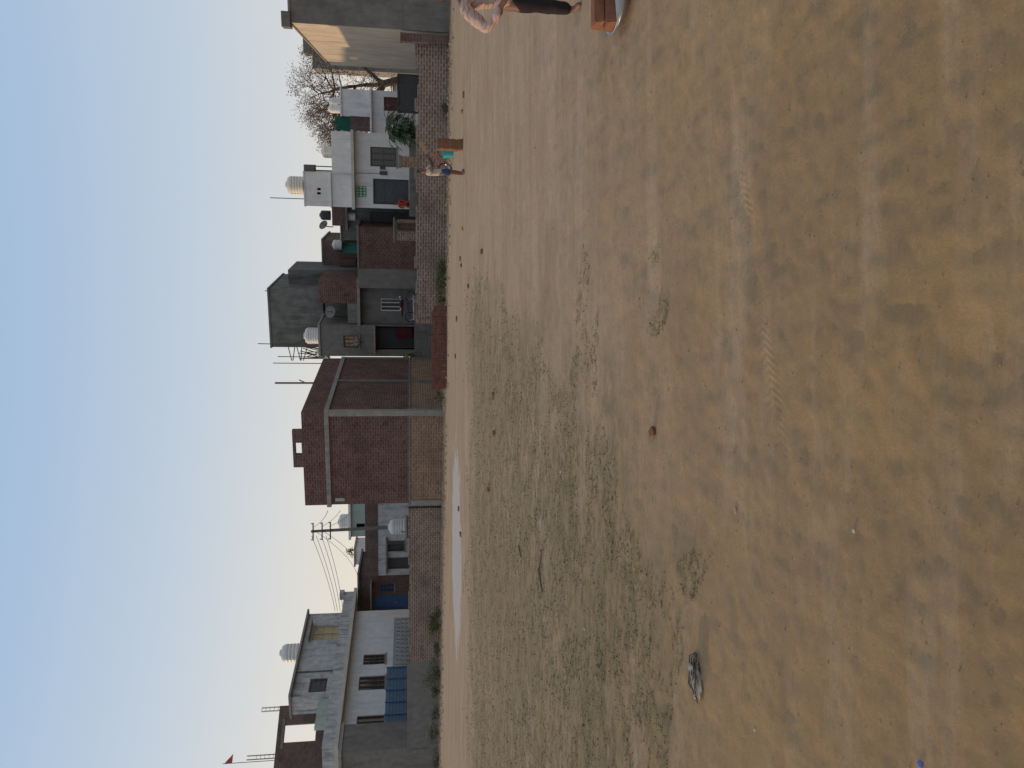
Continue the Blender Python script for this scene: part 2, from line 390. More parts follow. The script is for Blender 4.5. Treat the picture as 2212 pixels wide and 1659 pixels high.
# ================================================================ tanks
def tank(X,D,Yt,Yb,wpx,mat,label,Y=None):
    x=ex(X,D,(Yt+Yb)/2); z0=hz(Yb,D); z1=hz(Yt,D); r=wpx/1600*D/2*.97; H=z1-z0
    e=thing('water_tank',label,'water tank',(x,D,z0),R.uniform(0,6),group='rooftop water tanks')
    pr=[(0,0),(r*.98,0)]
    n=5
    for i in range(n):
        za=H*.74*i/n; zb=H*.74*(i+1)/n
        pr+=[(r*.95,za+.01),(r,za+(zb-za)*.3),(r,za+(zb-za)*.7),(r*.95,zb-.01)]
    pr+=[(r*.96,H*.76),(r*.8,H*.87),(r*.36,H*.93)]
    put('body',B().lathe(pr+[(0,H*.93)],22),mat,e,smooth=False)
    put('lid',B().lathe([(r*.36,H*.9),(r*.38,H*.94),(r*.38,H*.98),(r*.2,H),(0,H)],16),mat,e)
    put('pipe',B().tube([(r*1.02,0,0),(r*1.04,0,H*.2),(r*1.04,.1,H*.25)],.025,6),iron,e)
    return e
tank(249,57.2,604,654,38,tankw,'pale grey ribbed water tank on the weathered rooftop room')
tank(531,69,730,759,36,tankw,'white ribbed water tank on the pale green house')
tank(521,50,838,876,34,tankw,'white water tank raised beside the old white house')
e=thing('tank_stand','short brick stand under a white water tank','stand',(ex(521,50),50,0),0)
put('base',B().box(-.62,.62,-.62,.62,0,hz(876,50)-.12),brick_old,e); put('slab',B().box(-.7,.7,-.7,.7,hz(876,50)-.117,hz(876,50)-.003),cement_lt,e)

# utility pole and wires
px=ex(524,52); D=52; ztop=hz(672,D); topx=ex(511,D,672)
e=thing('utility_pole','leaning concrete utility pole with crossarms carrying wires','utility pole',(px,D,0))
put('pole',B().tube([(0,0,0),(topx-px,0,ztop)],.16,8,.09),cement,e)
for k,zq in enumerate((.15,.75,1.3)):
    cx=(topx-px)*(1-(zq)/ztop); put('crossarm',B().box(cx-.6,cx+.6,-.16,-.1,ztop-zq-.04,ztop-zq+.04),rust,e)
for zq in (.15,.75,1.3):
    for dx in (-.55,.55): put('insulator',B().ell(((topx-px)*(1-zq/ztop)+dx,-.13,ztop-zq+.1),.05,.05,.08,1),tankw,e)
def wire(a,b_,sag,r=.016,nm='power_line'):
    a=Vector(a);b_=Vector(b_); pts=[]
    for i in range(17):
        t=i/16; p=a.lerp(b_,t); p.z-=sag*4*t*(1-t); pts.append(p)
    put(nm,B().tube(pts,r,4),iron,label='thin black overhead wire strung from the utility pole',cat='wire',group='overhead wires')
for i,(Yb,za) in enumerate(((724,.05),(729,.35),(735,.7),(741,1.0))):
    wire((topx-.3,D-.1,ztop-za),(ex(339,59,Yb),59,hz(Yb,59)),.15)
wire((topx,D,ztop-.3),(ex(400,66,775),66,hz(775,66)),.7)
wire((topx,D,ztop-.8),(ex(395,66,780),66,hz(780,66)),1.0)
wire((topx+.3,D,ztop-.2),(ex(556,40,708),40,hz(708,40)),.15)
wire((topx+.3,D,ztop-.7),(ex(556,40,735),40,hz(735,40)),.15)
wire((topx+.3,D,ztop-1.2),(ex(556,40,760),40,hz(760,40)),.2)

# ================================================================ BIG BRICK HOUSE
h=House('brick_house','bare dark red brick house with concrete bands and plinth',770,34)
h.o=h.o-h.u*4.62; h.e.location=(h.o.x,h.o.y,0)
L=4.62; Wd=9.2
zp=1.5; zb=h.zz(660,713); zt=h.zz(700,653)
h.part('plinth',B().shell(0,L,0,Wd,-.1,zp),brick_plinth)
h.part('wall',B().shell(.03,L-.03,.03,Wd-.03,zp,zb),brick_dark)
h.part('roof',B().box(-.06,L+.06,-.06,Wd+.06,zb,zb+.2),cement_lt)
h.part('parapet',B().shell(.02,L-.02,.02,Wd-.02,zb+.2,zt),brick_dark)
a=h.sx(649,0,645); c=h.sx(729,0,645); zq=h.zz(690,638)
h.part('parapet',B().panel((a,.02,0),(1,0,0),(0,1,0),c-a,zt,zq+.12,[(.62,1.2,zt+.04,zq)],.22),brick_old,label='raised brick block with small opening on the parapet')
h.part('band',B().box(-.035,L+.035,-.035,-.002,zp-.04,zp+.06).box(L+.002,L+.035,0,Wd,zp-.04,zp+.06),cement)
h.part('pillar',B().box(L-.2,L+.05,-.05,.2,-.1,zb-.003),cement_lt,label='pale concrete corner pillar')
h.part('pillar',B().box(-.05,.18,-.05,.2,-.1,zp-.05),cement_lt)
h.part('pillar',B().box(L-.2,L+.05,4.6,4.8,-.1,zb-.003),cement)
h.part('pillar',B().box(L-.2,L+.05,Wd-.2,Wd+.05,-.1,zb-.003),cement)
h.part('stain',B().box(.2,.36,.0,.028,zb-.6,zb-.18),palegreen,label='small pale green painted mark')
h.part('rod',B().tube([(L-.1,4.7,zt-.2),(L-.1,4.7,zt+1.9)],.05,6).tube([(L-.1,4.6,zt+.3),(L+.1,4.6,zt+.7)],.03,5),iron)

# ================================================================ GREY CEMENT HOUSE
h=House('grey_cement_house','two storey grey cement house with veranda door and brick balcony',889,46)
o=0; xm=h.sx(957,0,800); xr=h.sx(1052,0,830)
z1=h.zz(925,692); zs=h.zz(1000,778); zf=hz(895,46)
dd=h.rect(903,954,812,895); uw=h.rect(908,934,742,775); gw=h.rect(987,1014,822,866)
h.part('plinth',B().box(-.3,xr+.1,-1.6,-.002,-.1,zf-.02),cement)
h.part('wall',B().shell(0,xm,0,7,-.1,z1,fh=[dd,uw]),cement)
h.part('wall',B().shell(xm+.003,xr,.5,7,-.1,zs,fh=[h.rect(987,1014,822,866,.5)]),cement)
h.part('roof',B().box(xm-.02,xr+.1,-.15,7.1,zs,zs+.16),cement_lt)
h.part('roof',B().box(-.06,xm+.06,-.1,7.05,z1,z1+.12),cement_lt)
h.window(h.rect(987,1014,822,866,.5),.5,white,glass,bars=0,mull=2)
h.window(uw,0,rust,yellow_panes,bars=2,mull=2)
dm=h.door((dd[0]+.0,dd[1],dd[2],dd[3]),.5,doorblue,wood,2)
h.part('awning',B().box(dd[0]-.15,dd[1]+.1,-.45,-.003,dd[3]+.02,dd[3]+.11),cement_lt)
h.part('step',B().box(dd[0],dd[1],-2.1,-1.602,-.1,zf-.45).box(dd[0],dd[1],-2.6,-2.102,-.1,zf-.8),cement)
br=h.rect(1004,1044,693,776,.1)
h.part('wall',B().shell(br[0],xr,.1,4,zs+.16,z1+.02),brick_dark,label='red brick balcony room')
b=B().panel((xm+.06,.1,0),(1,0,0),(0,1,0),br[0]-xm-.07,zs+.16,zs+.75,[],.15)
h.part('parapet',b,cement)
h.part('wall',B().panel((xm+.06,2.2,0),(1,0,0),(0,1,0),br[0]-xm-.07,zs+.16,z1-.1,[],.15),cement_dark)
ub0=h.sx(909,3,640); ub1=h.sx(1034,3,640); zu=h.zz(960,581,3)
h.part('wall',B().shell(ub0,ub1,3,9,z1+.12,zu-.12),cement_dark,label='large weathered grey upper block')
h.part('roof',B().box(ub0-.05,ub1+.05,2.95,9.05,zu-.117,zu),cement_dark)
h.part('wall',B().shell(ub1+.003,ub1+.9,5,9,zs+.2,zu-1.0),cement_dark)
for X,Yt,Yb,o2 in ((916,557,585,3.1),(874,590,700,1.5),(1030,572,585,3.1),(888,600,700,1.8),(958,630,700,.2)):
    s0=h.sx(X,o2,Yt); h.part('rod',B().tube([(s0,o2,h.zz(X,Yb,o2)-.4),(s0+.02,o2,h.zz(X,Yt,o2))],.028,5),rust)
b=B(); rr=random.Random(3)
for i in range(13):
    xa=h.sx(rr.uniform(882,905),2,650); zb0=z1-.3; b.tube([(xa,2+rr.uniform(-.3,.3),zb0),(xa+rr.uniform(-.5,.6),2+rr.uniform(-.3,.3),zb0+rr.uniform(1.2,2.0))],.03,5)
for i in range(5):
    z=h.zz(895,rr.uniform(628,655),2); b.tube([(h.sx(880,2,640),2,z),(h.sx(908,2,640),2.2,z+rr.uniform(-.3,.3))],.03,5)
h.part('timber',b,wood,label='bundle of crossed scaffold poles')
h.part('cloth',B().box(dd[0]+.7,dd[0]+.76,.1,.45,zf+.1,zf+1.1).box(dd[0]+.76,dd[1]-.1,.2,.24,zf+.15,zf+1.15),marooncloth,label='maroon cloth hanging in the veranda')
e=thing('potted_plant','yellow green potted plant on the house steps','plant',tuple((h.o+h.u*dd[0]+h.v*-1.3).to_3d()+Vector((0,0,zf-.02))))
put('pot',B().lathe([(0,0),(.12,0),(.17,.28),(.14,.28),(0,.2)],14),rust,e); put('leaves',B().leaves((0,0,.45),.25,.25,.25,160,.12),M('yellow_leaf',(.25,.26,.05),(.15,.18,.04),5),e,recalc=False)
HH=h
tank(934,46.9,656,690,36,tankw,'white ribbed water tank on the grey cement house')
def dish(X,D,Y,r,label,rot=0):
    z=hz(Y,D); e=thing('satellite_dish',label,'satellite dish',(ex(X,D,Y),D,z),rot,group='satellite dishes')
    mt=Matrix.Rotation(math.radians(60),4,'X')
    put('bowl',B().lathe([(0,0),(r*.5,.05*r),(r*.85,.17*r),(r,.26*r)],20,mt),cement,e,smooth=True)
    put('arm',B().tube([(0,0,-r*.4),(0,-r*.5,r*.1),(0,-r*.75,r*.45)],.02,5),iron,e)
    put('mast',B().tube([(0,.05,0),(0,.12,-r),(0,.12,-r*1.8)],.03,6),iron,e)
dish(985,45.5,715,.36,'grey satellite dish on the balcony of the cement house')
dish(920,45.6,770,.22,'small grey dish on the cement house wall')
dish(1172,46,700,.3,'satellite dish on a mast above dark shop',.4)

# brick stack
D=30.2; xa=ex(819,D,950); xb=ex(1009,D,950)
b=B(); rr=random.Random(5); nB=int((xb-xa)/.245)
for j in range(8):
    for i in range(nB):
        for k in range(2):
            if j>6 and rr.random()<.35: continue
            x=xa+i*.245+rr.uniform(-.012,.012); y=D+k*.125+rr.uniform(-.025,.025); z=-.02+j*.082
            b.box(x,x+.22,y,y+.112,z,z+.068)
xc=(xa+xb)/2
for v in b.bm.verts: v.co.x-=xc; v.co.y-=D
o=put('brick_stack',b,M('fresh_brick',(.2,.085,.065),(.11,.055,.045),4),label='long low stack of new red bricks on dirt',cat='bricks'); o.location=(xc,D,0)

# ================================================================ RIGHT HOUSES
h=House('dark_brick_house','low dark brick house with cement side',1057,44.3); L=h.sx(1168)
zt=h.zz(1100,776); gs=h.sx(1078)
h.part('wall',B().shell(gs,L,.02,5,-.1,zt),brick_dark,label='dark brick wall')
h.part('wall',B().shell(-.6,gs-.003,0,5,-.1,zt+.1),cement,label='grey cement wall')
h.part('roof',B().box(gs+.01,L+.08,-.05,5.1,zt,zt+.12),cement)
h=House('upper_brick_house','brick upper storey house with teal painted doorway',1060,52); L=h.sx(1137)
zt=h.zz(1100,699); rr_=h.rect(1112,1134,738,776)
h.part('wall',B().shell(0,L,0,5,-.1,zt,fh=[rr_]),brick_old)
h.part('roof',B().box(-.05,L+.08,-.05,5.1,zt,zt+.12),cement)
h.window(rr_,0,tealpaint,tealpaint,bars=3,mull=2,label='teal painted window')
h.part('wall',B().box(h.sx(1085),h.sx(1100),-.6,-.003,h.zz(1090,770),h.zz(1090,735)),brick_dark)
h=House('louvred_shed','greenish grey corrugated sheet rooftop shed',1137,49.5,cat='shed'); L=h.sx(1178)
zt=h.zz(1150,737); b=B()
b.shell(0,L,.05,2.5,-.1,zt-.02)
h.part('wall',b,M('grey_green_sheet',(.22,.27,.25),(.16,.2,.19),4))
b=B()
for i in range(12): b.box(0,L,0,.045,zt-.02-i*.13-.07,zt-.02-i*.13)
h.part('louvre',b,cement_lt); h.part('roof',B().box(-.1,L+.1,-.15,2.6,zt,zt+.05),metal)
tank(1130,51,717,739,22,tankw,'small white water tank between rooftops')
h=House('dark_shop_house','narrow grey house with dark shutter and brick upper floor',1163,46.5); L=h.sx(1212)
zm=h.zz(1190,752); zt=h.zz(1190,715); d1=h.rect(1172,1200,800,880)
h.part('wall',B().shell(0,L,0,5,-.1,zm,fh=[d1]),cement_dark); h.part('wall',B().shell(.05,L,.6,5,zm,zt),brick_old,label='brick upper wall')
h.door(d1,0,doorblue,iron); h.part('roof',B().box(-.1,L+.05,-.5,.58,zm,zm+.12),cement)
tank(1194,48,690,714,21,tankb,'black plastic water tank on the narrow grey house')
tank(1191,46.3,748,768,18,tankw,'small white round tank on the narrow house ledge')
h=House('brick_outhouse','small flat roofed brick outhouse behind the boundary wall',1139,38.5,cat='shed'); L=h.sx(1182)
zt=h.zz(1160,853); d1=h.rect(1160,1178,858,905)
h.part('wall',B().shell(0,L,0,1.2,-.1,zt,fh=[d1]),brick_wall); h.part('roof',B().box(-.1,L+.1,-.12,1.3,zt,zt+.09),cement)
h.door(d1,0,rust,rust,1)
# white house M
h=House('modern_white_house','white two level house with dark double door and rooftop tower',1207,43); L=h.sx(1371)
zs=h.zz(1250,767); zf=hz(884,42.5)
d1=h.rect(1217,1272,806,883); w1=h.rect(1299,1341,800,856)
h.part('plinth',B().box(-.3,L+.2,-1.3,-.002,-.1,zf),cement)
h.part('wall',B().shell(0,L,0,8,-.1,zs,fh=[d1,w1]),white)
h.part('roof',B().box(-.08,L+.1,-.45,8.1,zs,zs+.16),cream)
h.door(d1,0,doorblue,iron,2); h.window(w1,0,iron,glass,bars=1,mull=2)
xt=h.sx(1287,.3,700); xa=h.sx(1213,.3,700); zt=h.zz(1250,659,.3); zp=h.zz(1330,717,.3)
v1=h.rect(1239,1244,685,693,.3); v2=h.rect(1248,1253,685,693,.3)
h.part('wall',B().shell(xa,xt,.3,4,zs+.16,zt,fh=[v1,v2]),white,label='tall white rooftop stair tower')
h.part('roof',B().box(xa-.03,xt+.03,.27,4.03,zt,zt+.08),white)
h.part('parapet',B().shell(xt+.003,L,.05,8,zs+.16,zp,t=.15),white)
h.part('ledge',B().box(xa-.05,xt+.05,.18,.297,h.zz(1250,716,.3),h.zz(1250,716,.3)+.07),white)
bx=h.rect(1287,1303,656,679,.6)
h.part('box',B().box(bx[0]+.05,bx[1],.6,1.4,bx[2],bx[3]).box(bx[0]+.08,bx[0]+.14,.95,1.05,zp-.2,bx[2]).box(bx[1]-.1,bx[1]-.04,.95,1.05,zp-.2,bx[2]),cement_dark)
vt=h.rect(1234,1257,768,791)
holes=[(vt[0]+(vt[1]-vt[0])*(i+.15)/4,vt[0]+(vt[1]-vt[0])*(i+.85)/4,vt[2]+(vt[3]-vt[2])*(j+.15)/3,vt[2]+(vt[3]-vt[2])*(j+.85)/3) for i in range(4) for j in range(3)]
vb=B().panel((vt[0],-.04,0),(1,0,0),(0,1,0),vt[1]-vt[0],vt[2],vt[3]-.02,[(a-vt[0],b_-vt[0],c,d) for a,b_,c,d in holes],.03)
h.part('vent',vb,M('green_grille',(.06,.3,.14),(.05,.22,.1),4),label='green ventilation grille')
mt=h.rect(1281,1289,820,836); h.part('electric_meter',B().box(mt[0],mt[1],-.1,-.003,mt[2],mt[3]),iron)
h.part('electric_meter',B().box(mt[0]+.3,mt[1]+.25,-.08,-.003,mt[2]+.1,mt[3]-.02),rust)
sg=h.sx(1284,.0,800); h.part('cable',B().tube([(sg,-.02,h.zz(1284,768)),(sg+.03,-.02,mt[3])],.012,4),iron)
s0=h.sx(1369,.1,700); h.part('rod',B().tube([(s0,.1,zp-.1),(s0,.1,h.zz(1369,675,.1))],.02,5).tube([(s0-.5,.3,zp),(s0+.2,.3,zp+.5)],.02,5),iron)
s0=h.sx(1231,.4,600); h.part('rod',B().tube([(s0,.5,zt),(s0,.5,h.zz(1231,583,.4))],.025,5),iron)
MM=h
tank(1259,43.3,617,657,38,tanky,'cream ribbed water tank on the white tower')
tank(1331,42.6,694,720,26,tanky,'cream water tank on an iron stand')
D=42.6; e=thing('tank_stand','iron frame stand holding a cream water tank','stand',(ex(1331,D,730),D,zp-.5))
b=B(); hh=hz(720,D)-zp+.5
for dx in (-.35,.35):
    for dy in (-.3,.3): b.tube([(dx,dy,0),(dx,dy,hh)],.025,5)
for z in (hh-.03,hh*.5,hh*.75):
    for dy in (-.3,.3): b.tube([(-.4,dy,z),(.4,dy,z)],.022,5)
    for dx in (-.35,.35): b.tube([(dx,-.3,z),(dx,.3,z)],.022,5)
put('frame',b,rust,e); put('shelf',B().box(-.42,.42,-.36,.36,hh-.004,hh+.0),rust,e)
# small white house N
h=House('small_white_painted_house','small white house with maroon door and rooftop room',1366,52); L=h.sx(1463)
zs=h.zz(1420,803); d1=h.rect(1419,1449,829,872)
h.part('wall',B().shell(0,L,0,5,-.1,zs,fh=[d1]),white); h.door(d1,0,redpaint,redpaint,2)
h.part('roof',B().box(-.05,L+.1,-.3,5.1,zs,zs+.12),white)
xa=h.sx(1408,.2,770); zt=h.zz(1430,738,.2)
h.part('wall',B().shell(xa,L,.2,4,zs+.12,zt),white,label='white upper room'); h.part('roof',B().box(xa-.05,L+.08,.1,4.1,zt,zt+.1),white)
r=h.rect(1377,1408,757,785,.5); h.part('wall',B().shell(r[0],r[1]-.02,.5,3,zs+.12,r[3]),brick_old,label='small brick room')
r2=h.rect(1377,1408,723,757,.5); b=B()
for i in range(10):
    xa_=r2[0]+(r2[1]-r2[0])*i/10; xb_=r2[0]+(r2[1]-r2[0])*(i+1)/10; ya=.6+.05*math.sin(i*1.3); yb=.6+.05*math.sin((i+1)*1.3)
    b.quad((xa_,ya,r2[2]),(xb_,yb,r2[2]),(xb_,yb,r2[3]),(xa_,ya,r2[3]))
h.part('cloth',b,greencloth,label='dark green shade net',recalc=False)
tank(1424,53,708,738,19,tanky,'cream water tank on the small white house')
tank(1439,53.5,710,738,17,tankw,'white water tank on the small white house')
# far roofs on the right
h=House('distant_grey_house','distant grey flat roofed houses',1500,66); L=h.sx(1600)
zt=h.zz(1550,676); h.part('wall',B().shell(0,L,0,5,-.1,zt),cement_lt); a=h.sx(1545,1,650)
h.part('wall',B().shell(a,a+1.6,1,3,zt,h.zz(1550,655,1)),cement,label='grey roof room')
h.part('roof',B().box(-.1,L+.1,-.1,5,zt,zt+.1),white)
h=House('far_cream_house','distant pale house between the trees',1455,80); L=h.sx(1530)
zt=h.zz(1480,850); h.part('wall',B().shell(0,L,0,5,-.1,zt),beige); h.part('roof',B().box(-.1,L+.1,-.1,5,zt,zt+.1),cement)
# sheet gate
h=House('metal_sheet_gate','dark grey metal sheet gate behind the brick wall',1414,37,cat='gate'); L=h.sx(1502)
b=B(); zt=h.zz(1460,859)
for i in range(18): b.box(L*i/18,L*(i+.6)/18,0,.03,0,zt).box(L*(i+.6)/18,L*(i+1)/18,.032,.05,0,zt)
h.part('sheet',b,M('dark_sheet',(.07,.08,.085),(.05,.055,.06),3,rough=.5)); h.part('frame',B().box(0,L,-.05,-.003,zt-.06,zt+.02).box(0,.06,-.05,-.003,0,zt-.062).box(L-.06,L,-.05,-.003,0,zt-.062),iron)
# right big house O
h=House('beige_plastered_house','tall plastered house with sunlit beige side and grey front',1594,28.7)
zt=h.zz(1599,630); zc=h.zz(1599,872)
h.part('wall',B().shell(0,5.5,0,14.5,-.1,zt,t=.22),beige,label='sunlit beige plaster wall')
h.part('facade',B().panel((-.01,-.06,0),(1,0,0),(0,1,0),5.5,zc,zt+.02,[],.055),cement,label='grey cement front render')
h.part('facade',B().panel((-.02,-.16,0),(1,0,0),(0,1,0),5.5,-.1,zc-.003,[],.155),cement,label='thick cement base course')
h.part('parapet',B().box(-.18,.35,-.2,.4,zt+.023,zt+.34),cement)
h.part('coping',B().box(.36,5.5,-.1,.25,zt+.023,zt+.1).box(-.05,.25,.42,14.4,zt+.003,zt+.07),cement_lt)
h.part('roof',B().box(.22,5.2,.22,14.2,zt-.5,zt-.35),cement)
OO=h
# right boundary wall
C=Vector((13.35,29.0)); k=ex(974,1,920); u=Vector((-.955,.297)); s=(k*C.y-C.x)/(u.x-k*u.y); q=C+u*s
e=wall_strip('brick_boundary_wall','long low red brick boundary wall with patchy coping',q,C,1.26,brick_wall,cement_lt)
q2=q+Vector((.297,.955))*5
wall_strip('brick_return_wall','short brick wall running back toward the houses',q+Vector((-.02,.26)),q2,1.3,brick_wall,white_old)
e=thing('brick_gate_pier','square brick gate pier with cement cap','pillar',(ex(1306,31.4),31.2,0),GA)
put('pier',B().box(-.22,.22,-.22,.22,-.1,1.85),brick_plinth,e); put('cap',B().box(-.26,.26,-.26,.26,1.853,1.95),cement,e)
e=thing('brick_gate_pier','short red brick pier at the end of the boundary wall','pillar',(ex(1573,28.9),28.75,0),GA)
put('pier',B().box(-.16,.16,-.16,.16,-.1,1.8),brick_old,e); put('cap',B().box(-.17,.17,-.17,.17,1.803,1.85),brick_new,e)

# ================================================================ TREES
def bare_tree():
    D=60; e=thing('bare_tree','large leafless brown tree with spreading fine branches','tree',(ex(1484,D),D,0))
    rr=random.Random(21); bt=B(); bt.tube([(0,0,0),(.1,0,2),(-.3,.1,3.6)],.42,8,.3); put('trunk',bt,bark,e)
    bb=B(); tw=B()
    def grow(p,d,r,l,dep):
        n=3; pts=[p]; q=p.copy(); dd=d.copy()
        for i in range(n):
            dd=(dd+Vector((rr.gauss(0,.16),rr.gauss(0,.16),rr.gauss(0,.12)))).normalized(); q=q+dd*l/n; pts.append(q.copy())
        (bb if dep<4 else tw).tube(pts,r,5 if dep<3 else 3,r*.62,cap=False)
        if dep>=6:
            for _ in range(6):
                a=q+Vector((rr.gauss(0,.14),rr.gauss(0,.14),rr.gauss(0,.14))); z=.1
                g=Vector((rr.gauss(0,1),rr.gauss(0,1),rr.gauss(0,1))).normalized()*z; k2=Vector((rr.gauss(0,1),rr.gauss(0,1),rr.gauss(0,1))).normalized()*z*.5
                tw.quad(a,a+g*.5+k2,a+g,a+g*.5-k2)
            return
        for k in range(3 if dep<5 else 2):
            nd=(dd*.75+Vector((rr.gauss(0,.6),rr.gauss(0,.6),rr.gauss(.12,.4)))).normalized()
            grow(q,nd,r*.6,l*rr.uniform(.68,.85),dep+1)
    for d in ((-.8,0,.75),(.45,.2,.9),(-.2,-.3,1),(-1,.2,.45)):
        grow(Vector((-.3,.1,3.5)),Vector(d).normalized(),.2,2.3,0)
    put('branch',bb,bark,e,recalc=False); put('twigs',tw,twig,e,recalc=False)
bare_tree()
def green_tree():
    D=34.5; e=thing('neem_sapling','small green tree with long drooping compound leaves','tree',(ex(1382,D),D,0))
    put('trunk',B().tube([(.25,0,0),(.1,.05,.9),(-.1,0,1.7),(-.05,0,2.3)],.05,7,.025),bark,e)
    rr=random.Random(8); b=B()
    for i in range(130):
        base=Vector((rr.uniform(-.4,.35),rr.uniform(-.3,.3),rr.uniform(1.25,2.6))); a=rr.uniform(0,6.28); L=rr.uniform(.45,.85)
        d=Vector((math.cos(a),math.sin(a),rr.uniform(.0,.8))); p=base.copy(); n=9
        for k in range(n):
            d.z-=.17; dn=d.normalized(); q=p+dn*L/n; sd=dn.cross(Vector((0,0,1))).normalized()
            for sgn in (-1,1):
                tip=q+sd*sgn*.15+dn*.07-Vector((0,0,.03)); b.quad(q,q+sd*sgn*.07+dn*.07,tip,q+sd*sgn*.07-dn*.0)
            b.quad(p,q,q+Vector((0,0,.012)),p+Vector((0,0,.012))); p=q
    put('crown',b,leaf,e,recalc=False)
green_tree()
def shrub(X,D,w,hgt,n,label,mat=weed,size=.08):
    x=ex(X,D,940); e=thing('weed_shrub',label,'shrub',(x,D,0),group='weeds along the walls')
    b=B(); rr=random.Random(int(X))
    for i in range(9): b.tube([(rr.uniform(-.1,.1)*w,rr.uniform(-.1,.1),0),(rr.uniform(-.45,.45)*w,rr.uniform(-.25,.25),hgt*rr.uniform(.4,.95))],.01,4)
    put('stems',b,twig,e)
    put('leaves',B().leaves((0,0,hgt*.45),w*.5,w*.3+.1,hgt*.5,n,size,12,rr),mat,e,recalc=False)
for X,D,w,hh,n in ((1050,30.9,1.0,.5,600),(1078,30.6,1.1,.45,550),(1010,31.2,.7,.6,300),(305,35.6,1.5,.85,900),(200,36.8,1.7,.95,1000),(165,37.2,1.0,.5,350),(120,37.5,1.0,.5,350),(75,38,1.2,.6,450),(800,32.4,.5,.5,200),(1428,29.5,.5,.3,160),(255,36.5,.8,.4,260),(20,38.5,1.2,.5,350),(335,35.8,.7,.4,200)):
    shrub(X,D,w,hh,n,'ragged dusty green weeds growing at the wall base')

